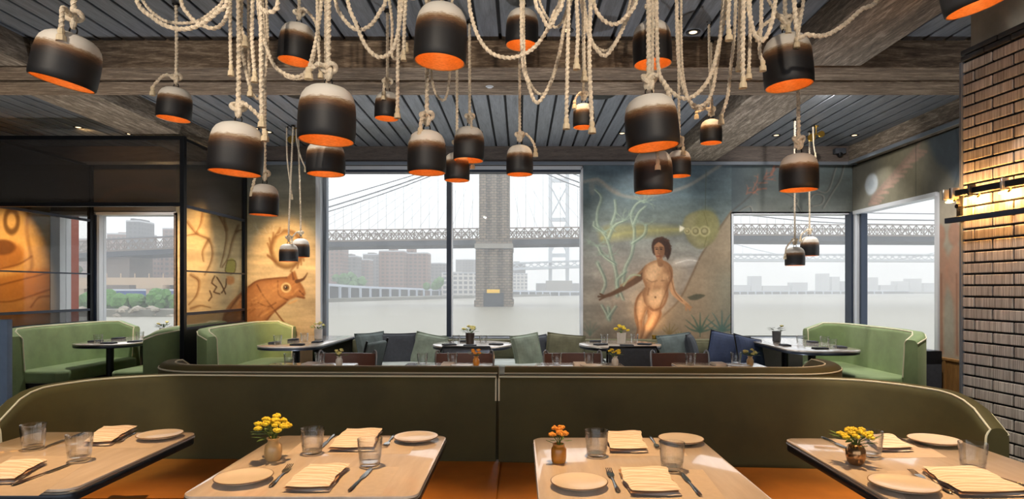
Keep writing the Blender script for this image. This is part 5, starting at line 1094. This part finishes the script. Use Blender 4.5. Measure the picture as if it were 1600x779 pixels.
def posy(loc, label, mat, n=10, r=.05, h=.05, leafm='leaf', seed=0, leaves=7, br=.011):
    rs = random.Random(seed); t = thing('flower_posy', label, 'flowers', loc, 0, 'flower posies'); st = MB(); lf = MB()
    for k in range(n):
        a = 2*PI*k/n*1.618*2+rs.uniform(-.3, .3); d = r*math.sqrt((k+.5)/n)*rs.uniform(.8, 1.1); z = h*(1-.55*(d/r)**2)*rs.uniform(.8, 1.15); e = Vector((d*math.cos(a), d*math.sin(a), z))
        st.tube([(0, 0, -.03), (e.x*.3, e.y*.3, z*.3), e], .0012, 5); bm_ = MB()
        for j in range(5): bm_.ico((e.x+br*.55*math.cos(j*1.256), e.y+br*.55*math.sin(j*1.256), e.z+rs.uniform(-.2, .3)*br), br*.62, 1, (1, 1, .8), .15)
        bm_.ico((e.x, e.y, e.z+br*.4), br*.5, 1, (1, 1, .8), .1); bm_.build('blossom', mat, t, sharp=0)
    st.build('stems', leafm, t)
    for k in range(leaves):
        a = rs.uniform(0, 6.28); d = r*rs.uniform(.6, 1.05); z = h*rs.uniform(.1, .6); c = Vector((d*math.cos(a), d*math.sin(a), z)); dr = Vector((math.cos(a), math.sin(a), rs.uniform(-.1, .6))).normalized()*.022*(r/.05); sd = Vector((-math.sin(a), math.cos(a), 0))*.008*(r/.05)
        MB().add([c-dr, c+sd, c+dr, c-sd, c-dr*.9-Vector((0, 0, .001)), c+sd-Vector((0, 0, .001)), c+dr-Vector((0, 0, .001)), c-sd-Vector((0, 0, .001))], [(0, 1, 2, 3), (7, 6, 5, 4), (0, 4, 5, 1), (1, 5, 6, 2), (2, 6, 7, 3), (3, 7, 4, 0)]).build('leaf', leafm, t)
VA = {'jug': [(0, 0), (.022, 0), (.026, .006), (.029, .028), (.027, .048), (.019, .060), (.017, .066), (.021, .074), (.019, .074), (.015, .066), (.016, .058), (0, .03)], 'jar': [(0, 0), (.022, 0), (.026, .004), (.028, .02), (.028, .048), (.025, .056), (.021, .060), (.022, .068), (.020, .068), (.019, .058), (0, .03)],
      'pod': [(0, 0), (.018, 0), (.026, .01), (.031, .03), (.030, .048), (.023, .062), (.016, .066), (.014, .062), (.02, .05), (0, .03)], 'cup': [(0, 0), (.03, 0), (.034, .003), (.036, .05), (.038, .09), (.036, .09), (.034, .05), (0, .03)]}
def vase(p, kind, mat, label, s=1.0, z=TZ, split=None):
    t = thing('vase', label, 'vase', (p[0], p[1], z+.0003), 0, 'small table vases'); pf = [(r*s, zz*s) for r, zz in VA[kind]]; bd_ = MB().lathe(pf, 24).build('body', mat, t)
    k = max(range(len(pf)), key=lambda i: pf[i][1]); MB().tube([(pf[k][0]*math.cos(a), pf[k][0]*math.sin(a), pf[k][1]) for a in np.linspace(0, 2*PI, 25)], .0016*s, 6, caps=False).build('lip', mat, bd_); return pf[k][1]
TN = ['far left front table', 'front table left of the seam', 'front table right of the seam', 'far right front table']
# placemats
for i, nr, fa in ((0, [(-75, 774), (60, 774), (150, 712), (20, 712)], [(120, 700), (235, 700), (262, 676), (160, 676)]), (1, [(432, 773), (596, 773), (625, 729), (490, 729)], [(448, 709), (640, 709), (655, 683), (480, 683)]), (2, [(968, 800), (1150, 800), (1098, 733), (964, 733)], [(940, 712), (1075, 712), (1050, 684), (935, 684)]), (3, [(1430, 800), (1680, 800), (1540, 735), (1385, 735)], [(1330, 716), (1480, 714), (1430, 686), (1300, 686)])):
    placemat(nr, 'pale placemat at the near setting of the '+TN[i]); placemat(fa, 'pale placemat at the far setting of the '+TN[i])
MZ = TZ+.0004
tumbler(TP(52, 701), 'tumbler at the back of the far left front table'); tumbler(TP(124, 719), 'tumbler nearer the middle of the far left front table')
tumbler(TP(488, 708), 'tumbler behind the vase on the front table left of the seam'); tumbler(TP(578, 727), 'tumbler by the near knife on the front table left of the seam')
tumbler(TP(932, 712), 'tumbler behind the vase on the front table right of the seam'); tumbler(TP(1050, 734), 'tumbler by the near knife on the front table right of the seam')
tumbler(TP(1360, 713), 'tumbler right behind the bronze vase'); tumbler(TP(1520, 735), 'tumbler at the right of the far right front table')
plate(TP(250, 684), 'side plate at the corner of the far left front table', .97)
plate(TP(381, 752), 'near side plate on the front table left of the seam'); plate(TP(650, 688), 'far side plate on the front table left of the seam')
plate(TP(905, 760), 'near side plate on the front table right of the seam'); plate(TP(1064, 691), 'far side plate on the front table right of the seam')
plate(TP(1412, 764), 'near side plate on the far right front table', 1.1); plate(TP(1460, 693), 'far side plate on the far right front table', 1.05)
napkin([(130, 697), (172, 697), (213, 672), (160, 672)], 'folded napkin on the far left front table', MZ); napkin([(-40, 757), (20, 757), (72, 726), (12, 726)], 'folded napkin cut by the left edge of the picture', MZ)
napkin([(442, 769), (512, 770), (545, 733), (482, 733)], 'near folded napkin on the front table left of the seam', MZ); napkin([(512, 706), (582, 706), (596, 676), (540, 676)], 'far folded napkin on the front table left of the seam', MZ)
napkin([(985, 776), (1064, 776), (1040, 738), (966, 738)], 'near folded napkin on the front table right of the seam', MZ); napkin([(952, 708), (1012, 708), (1000, 680), (948, 680)], 'far folded napkin on the front table right of the seam', MZ)
napkin([(1500, 778), (1612, 776), (1530, 737), (1438, 737)], 'near folded napkin on the far right front table', MZ); napkin([(1372, 707), (1428, 706), (1395, 686), (1350, 686)], 'far folded napkin on the far right front table', MZ)
cutlery('fork', (0, 756), (70, 724), 'fork at the left edge of the far left front table', MZ+.0); cutlery('table_knife', (12, 762), (112, 725), 'knife at the near setting of the far left front table', MZ); cutlery('fork', (212, 676), (180, 694), 'fork at the far setting of the far left front table', MZ); cutlery('table_knife', (134, 676), (72, 699), 'knife at the far setting of the far left front table', MZ)
cutlery('fork', (416, 768), (459, 724), 'near fork on the front table left of the seam', MZ); cutlery('table_knife', (544, 770), (580, 733), 'near knife on the front table left of the seam', MZ); cutlery('fork', (616, 680), (600, 700), 'far fork on the front table left of the seam', MZ); cutlery('table_knife', (524, 678), (500, 702), 'far knife on the front table left of the seam', MZ)
cutlery('fork', (970, 777), (948, 730), 'near fork on the front table right of the seam', MZ); cutlery('table_knife', (1097, 778), (1062, 738), 'near knife on the front table right of the seam', MZ); cutlery('fork', (1016, 682), (1030, 704), 'far fork on the front table right of the seam', MZ)
cutlery('fork', (1500, 779), (1412, 732), 'near fork on the far right front table', MZ); cutlery('table_knife', (1612, 764), (1530, 738), 'near knife on the far right front table', MZ); cutlery('fork', (1398, 684), (1452, 702), 'far fork on the far right front table', MZ); cutlery('table_knife', (1283, 683), (1325, 702), 'far knife on the far right front table', MZ)
def vp(px, py, kind, mat, vl, fl, bloom, s=1.0, n=10, r=.05, h=.055, z=TZ, seed=1, leafm='leaf', pos=None, leaves=7, br=.011):
    p = pos if pos is not None else TP(px, py); hh = vase(p, kind, mat, vl, s, z); posy((p[0], p[1], z+hh+.002), fl, bloom, n, r, h, leafm, seed, leaves, br)
vp(427, 718, 'jug', 'cream_pot', 'cream glazed jug vase on the front table left of the seam', 'yellow posy in the cream jug vase', 'yellow_bloom', 1.05, 15, .064, .066, seed=3, br=.014)
vp(873, 722, 'jar', 'honey_pot', 'honey glazed jar vase on the front table right of the seam', 'small orange posy in the honey jar vase', 'orange_bloom', .95, 8, .034, .052, seed=5, leaves=5, br=.0125)
vp(1337, 725, 'pod', 'bronze_pot', 'bronze pod vase on the far right front table', 'yellow green posy in the bronze pod vase', 'yellow_bloom', 1.05, 15, .062, .05, seed=8, leaves=18, br=.0125)
# second row (seen over the banquettes)
B2 = [('table nearest the bull mural', -1.66), ('table below the wide window', -.57), ('table between the round tables', .47), ('table before the painted plants', 1.57)]
for k, (nm, xc_) in enumerate(B2):
    g1 = [452, 660, 870, 1079][k]; g2 = [500, 707, 920, 1150][k]; vx = [530, 744, 961, 1172][k]; Y1, Y2, Y3 = 4.86, 4.92, 4.84
    tumbler((PX(g1, Y1), Y1), 'left tumbler on the second row '+nm); tumbler((PX(g2, Y2), Y2), 'right tumbler on the second row '+nm)
    plate((PX(g2, 4.72)+.02, 4.72) if k != 1 else (PX(722, 4.72), 4.72), 'side plate on the second row '+nm)
    c = (xc_+.0, 4.86); t = thing('napkin', 'folded napkin on the second row '+nm, 'napkin', (c[0], c[1], TZ+.0003), 0, 'folded napkins'); MB().rbox(-.05, .05, -.08, .08, 0, .012, .005, 2).build('lower_fold', 'linen', t); MB().rbox(-.048, .048, -.078, .07, .012, .02, .004, 2).build('upper_fold', 'linen', t)
    vp(0, 0, 'jug', ['white_pot', 'honey_pot', 'white_pot', 'cream_pot'][k], 'small vase on the second row '+nm, ['yellow green', 'orange', 'bright yellow', 'leafy green'][k]+' posy on the second row '+nm, ['pale_bloom', 'orange_bloom', 'yellow_bloom', 'pale_bloom'][k], .95, 7, .06, .05, seed=20+k, pos=(PX(vx, Y3), Y3), leaves=[8, 7, 6, 16][k], br=.014)
# window row
def far_set(name, pos, vkind, vmat, bloom, leafm, glasses, plates, seed, n=9, s=1.3, leaves=14, r=.08):
    vp(0, 0, vkind, vmat, 'vase on the '+name, 'posy on the '+name, bloom, s, n, r, .075, pos=pos, seed=seed, leafm=leafm, leaves=leaves, br=.02)
    for i, g_ in enumerate(glasses): tumbler(g_, ['left', 'right', 'third'][i]+' tumbler on the '+name, 1.05)
    for i, g_ in enumerate(plates):
        t = thing('napkin', ['nearest', 'left', 'right', 'back'][i]+' dark folded napkin on the '+name, 'napkin', (g_[0], g_[1], TZ+.0003), g_[2] if len(g_) > 2 else 0, 'dark folded napkins'); MB().rbox(-.07, .07, -.045, .045, 0, .009, .004, 2).build('lower_fold', 'charcoal_fabric', t); MB().rbox(-.068, .068, -.043, .04, .009, .016, .003, 2).build('upper_fold', 'charcoal_fabric', t)
    pl = (plates[0][0]+.0, plates[0][1]+.16); 
far_set('round table under the tower', (-.55, 6.72), 'cup', 'dark_pot', 'pale_bloom', 'leaf', [(-.70, 6.70), (-.40, 6.64)], [(-.53, 6.46), (-.76, 6.56, .5), (-.26, 6.60, -.5), (-.62, 7.0)], 31)
far_set('round table before the nude', (1.11, 6.74), 'cup', 'white_pot', 'yellow_bloom', 'leaf', [(.93, 6.80), (1.27, 6.84)], [(1.12, 6.46), (.86, 6.58, .5), (1.34, 6.62, -.5), (.86, 7.0)], 32, leaves=8)
far_set('booth table of the bull mural', (-2.42, 7.36), 'cup', 'white_pot', 'pale_bloom', 'leaf', [(-2.63, 6.66), (-2.46, 7.0)], [(-2.38, 6.56), (-2.72, 6.80, 1.5), (-2.28, 6.9, 1.5), (-2.66, 7.2, 1.5)], 33, n=5, leaves=20)
far_set('left booth table', (-4.38, 7.55), 'cup', 'grey_pot', 'pale_bloom', 'dark_leaf', [(-4.66, 6.78), (-4.46, 7.2)], [(-4.52, 6.75), (-4.84, 7.0, 1.5), (-4.36, 6.95, 1.5), (-4.84, 7.4, 1.5)], 34, n=2, leaves=24)
far_set('right booth table', (2.92, 7.0), 'cup', 'grey_pot', 'pale_bloom', 'dark_leaf', [(3.02, 6.62), (3.14, 6.18), (3.22, 6.5)], [(3.0, 6.15), (2.8, 6.5, 1.5), (3.28, 6.3, 1.5), (3.28, 6.9, 1.5)], 35, n=1, leaves=24)
# ------------------------------------------------------------------ recessed lights, sconce and small ceiling fittings
simple('black_trim', C(20, 20, 20), .5); emit('warm_lens', (1, .74, .42, 1), 2.6)
dl_ring = MB().lathe([(.028, -.002), (.05, -.005), (.052, .0), (.03, .0)], 24).mesh('trim_ring'); dl_ring.materials.append(MATS['black_trim']); dl_lens = MB().lathe([(0, -.0015), (.028, -.0015), (.028, .001), (0, .001)], 20).mesh('lens'); dl_lens.materials.append(MATS['warm_lens'])
def downlight(x, y, label, power, target, angle=60, blend=.7, col=WARM, seen=True):
    t = thing('downlight', label, 'downlight', (x, y, CEIL-.001), 0, 'recessed ceiling downlights'); link('trim_ring', dl_ring, None, t); link('lens', dl_lens, None, t)
    tg = Vector(target)-Vector((x, y, CEIL-.02)); o = lamp_light('SPOT', 'beam', (0, 0, -.012), power, col, t, .03, tg, angle, blend); o.rotation_euler = tg.to_track_quat('-Z', 'Y').to_euler(); return t
def dpx(px, py): y = (CEIL-EYE)*F/(CY-py); return PX(px, y), y
COOL = (1, .96, .92)
for px, py, lab, pw, an in ((1083, 50, 'downlight right of the tall dark lamp at top', 40, 60), (885, 47, 'downlight beside the centre right ropes', 40, 60), (972, 208, 'downlight over the round table before the nude', WIN_P, 110), (1213, 211, 'downlight right of the timber over the right window', WIN_P, 110), (1335, 211, 'downlight near the right corner of the boards', WIN_P*.6, 110), (203, 209, 'downlight above the left booth', WIN_P*1.6, 110), (748, 206, 'added fill downlight hidden behind the lamps over the round table under the tower', WIN_P, 110), (420, 206, 'added fill downlight over the booth table of the bull mural', WIN_P, 100)):  # the last two are unseen, added to stand in for window daylight
    x, y = dpx(px, py); downlight(x, y, lab, pw, (x, y+.1, 0), min(an, 98), .9, COOL if pw > 50 else WARM)
FD = [(-1.72, 2.05, 'over the far left front table'), (-.66, 2.05, 'over the front table left of the seam'), (.38, 2.02, 'over the front table right of the seam'), (1.43, 2.02, 'over the far right front table')]
for k, (x, y, lab) in enumerate(FD): downlight(x-.1, y+.25, 'downlight in the boards '+lab, TAB_P, (x-.02, y+.06, .75), 38, 1.0, (1, .60, .27))
for x in (-2.6, -.9, .9): downlight(x, .5, 'added fill downlight behind the viewer, the %s one' % {-2.6: 'left', -.9: 'centre', .9: 'right'}[x], FR_P, (x*.8, 3.4, 2.55), 50, .8, (1, .86, .70))  # unseen downlights added as fill for the ropes and lamp shades
for x, y, lab, pw, tg, an in ((-3.02, 7.0, 'wall washer aimed at the bull painting', 330, (-3.06, 8.0, 1.5), 40), (-4.15, 7.05, 'wall washer aimed at the coral painting', 900, (-4.0, 8, 1.6), 52), (-5.0, 6.95, 'added fill washer over the left booth window', 28, (-5.0, 8, 2.8), 110), (-6.45, 7.1, 'wall washer aimed at the amber vessels', 420, (-6.75, 8, 1.55), 44), (1.6, 7.15, 'added fill washer aimed at the painted nude', 60, (1.75, 8, 1.9), 90), (2.8, 5.5, 'added fill washer aimed at the right corner', 170, (3.95, 8, 2.5), 70), (3.5, 5.35, 'added fill washer aimed at the flamingo strip', 240, (4.3, 6.1, 1.2), 70), (1.5, 2.3, 'added fill washer aimed at the brick pier', 95, (2.4, 2.8, 1.3), 80)):  # booth window, nude, corner, strip and pier washers are added fill
    downlight(x, y, lab, pw, tg, an, .8, WARM2 if x < 0 else (1, .93, .86))
for x, y, lab, tg in ((-1.75, 1.75, 'downlight aimed at the left wing of the front banquette', (-2.2, 3.0, .72)), (1.5, 1.75, 'downlight aimed at the right wing of the front banquette', (1.9, 2.95, .72))): downlight(x, y, lab, 150, tg, 22, .6, (1, .86, .62))
# uplight behind the bench for the nude
t = thing('wall_uplight', 'small brass uplight on the bench back below the painted nude', 'uplight', (1.70, 7.775, SILL-.01)); MB().lathe([(0, 0), (.03, 0), (.03, .02), (.04, .05), (.034, .05), (.02, .02), (0, .02)], 20).build('cup', 'brass', t); MB().lathe([(0, .022), (.02, .022), (.02, .026), (0, .028)], 16).build('lens', 'warm_lens', t)
lamp_light('SPOT', 'beam', (0, 0, .055), 5, WARM2, t, .05, None, 120, 1.0).rotation_euler = (R(180-38), 0, 0)
# ceiling speakers, sprinkler, dome camera
for px, lab in ((938, 'flat black ceiling speaker right of centre behind the timbers'), (470, 'flat black ceiling speaker left behind the timbers')):
    t = thing('ceiling_speaker', lab, 'speaker', (PX(px, 5.75), 5.75, CEIL)); MB().lathe([(0, -.022), (.10, -.022), (.135, -.016), (.14, 0), (0, 0)], 32).build('grille', 'black_trim', t); MB().lathe([(.138, -.012), (.15, -.006), (.15, 0), (.14, 0)], 32).build('bezel', 'dark_steel', t)
t = thing('sprinkler', 'white sprinkler cap under the weathered timbers', 'sprinkler', (PX(765, 4.9), 4.9, BZ-.012)); MB().lathe([(0, -.012), (.02, -.01), (.025, 0), (0, 0)], 16).build('cap', 'white_frame', t); MB().lathe([(.024, -.003), (.032, -.001), (.032, 0), (.024, 0)], 16).build('escutcheon', 'white_frame', t)
t = thing('dome_camera', 'dark dome camera on the header in the right corner', 'camera', (PX(1313, 7.8), 7.86, PZ(236, 7.8))); MB().rbox(-.07, .07, -.08, .0, -.03, .04, .012, 2).build('housing', 'charcoal_fabric', t); MB().ico((0, -.05, -.035), .035, 2).build('dome', 'black_metal', t)
# sconce on the brick pier; built in the pier's frame
t = thing('bar_sconce', 'two bar steel wall sconce with glowing filament bulbs on the brick pier', 'wall lamp', bp.location); t.rotation_euler = bp.rotation_euler; t.location.z = 0
ca_, sa_ = math.cos(PI+BA), math.sin(PI+BA)
def pier(px, py, d):                                   # local point on the plane x = d in front of the bricks
    o = Vector((0, 0, EYE))-Vector((bp.location.x, bp.location.y, 0)); r_ = Vector(((px-CX)/F, 1, (CY-py)/F)); lo = Vector((o.x*ca_+o.y*sa_, -o.x*sa_+o.y*ca_, o.z)); lr = Vector((r_.x*ca_+r_.y*sa_, -r_.x*sa_+r_.y*ca_, r_.z)); return lo+lr*((d-lo.x)/lr.x)
u0, u1 = pier(1486, 304.5, .055), pier(1640, 273, .055); zu = (u0.z+pier(1590, 283, .055).z)/2; l0 = pier(1478, 345, .055); zl = l0.z
MB().rbox(.048, .062, u0.y, .9, zu-.016, zu+.016, .002, 1).build('upper_bar', 'dark_steel', t); MB().rbox(.045, .065, l0.y, .95, zl-.014, zl+.014, .002, 1).build('lower_bar', 'blue_steel', t)
for y in (.01, .30, .62): MB().tube([(0, y, zl), (.055, y, zl)], .011, 10).build('standoff', 'iron', t)
for k, y in enumerate((-.035, .012, .022, .125, .31, .50, .69)): MB().rbox(.038, .078, y-.006, y+.006, zu-.026, zu+.03, .002, 1).build('bracket', 'black_trim' if k in (1, 3, 5) else 'table_rim', t)
for k, y in enumerate((-.045, .10, .27, .46, .65)):
    a = MB().tube([(.05, y, zu-.036), (.05, y+.015, zu-.036), (.05, y+.05, zu-.036)], [.004, .007, .006], 10); a.build('bulb', 'sconce_glow', t); MB().tube([(.05, y+.05, zu-.036), (.05, y+.062, zu-.03), (.05, y+.062, zu-.02)], .005, 8).build('socket', 'brass', t)
    lamp_light('POINT', 'bulb_light', (.035, y+.02, zu-.045), SC_P, (1, .45, .11), t, .012)
MB().lathe([(0, 0), (.012, 0), (.012, .02), (0, .02)], 12).xform(Matrix.Translation((.045, .04, (zu+zl)/2)) @ Matrix.Rotation(R(90), 4, 'Y')).build('switch_knob', 'iron', t)
MB().box(.02, .034, .005, .03, zl, zu).build('upright', 'dark_steel', t)

# unseen in-floor uplights, added to brighten the ceiling and beams
fu_ring = MB().lathe([(.05, 0), (.075, 0), (.075, .006), (.05, .008)], 24).mesh('trim_ring'); fu_ring.materials.append(MATS['table_rim']); fu_lens = MB().lathe([(0, .004), (.05, .004), (.05, .001), (0, .001)], 20).mesh('lens'); fu_lens.materials.append(MATS['warm_lens'])
for x, y, lab, pw, an, col in [(xx, 5.72, 'added fill uplight in the aisle %s' % nn, FILL_B, 110, (.96, .97, 1)) for xx, nn in ((-2.35, 'beside the bull booth'), (-.02, 'between the round tables'), (2.15, 'before the right booth'))]+[(-1.18, 1.45, 'added fill uplight between the two left front tables', FILL_F, 92, (1, .76, .54)), (-.125, 1.45, 'added fill uplight between the two middle front tables', FILL_F, 92, (1, .76, .54)), (.90, 1.45, 'added fill uplight between the two right front tables', FILL_F, 92, (1, .76, .54)), (-4.6, 5.4, 'added fill uplight in front of the left booth', FILL_B*.8, 110, (1, .86, .7))]:
    t = thing('fill_uplight', lab, 'uplight', (x, y, 0), 0, 'added fill uplights'); link('trim_ring', fu_ring, None, t); link('lens', fu_lens, None, t)
    lamp_light('SPOT', 'beam', (0, 0, .012), pw, col, t, .04, None, an, .8).rotation_euler = (R(180), 0, 0)
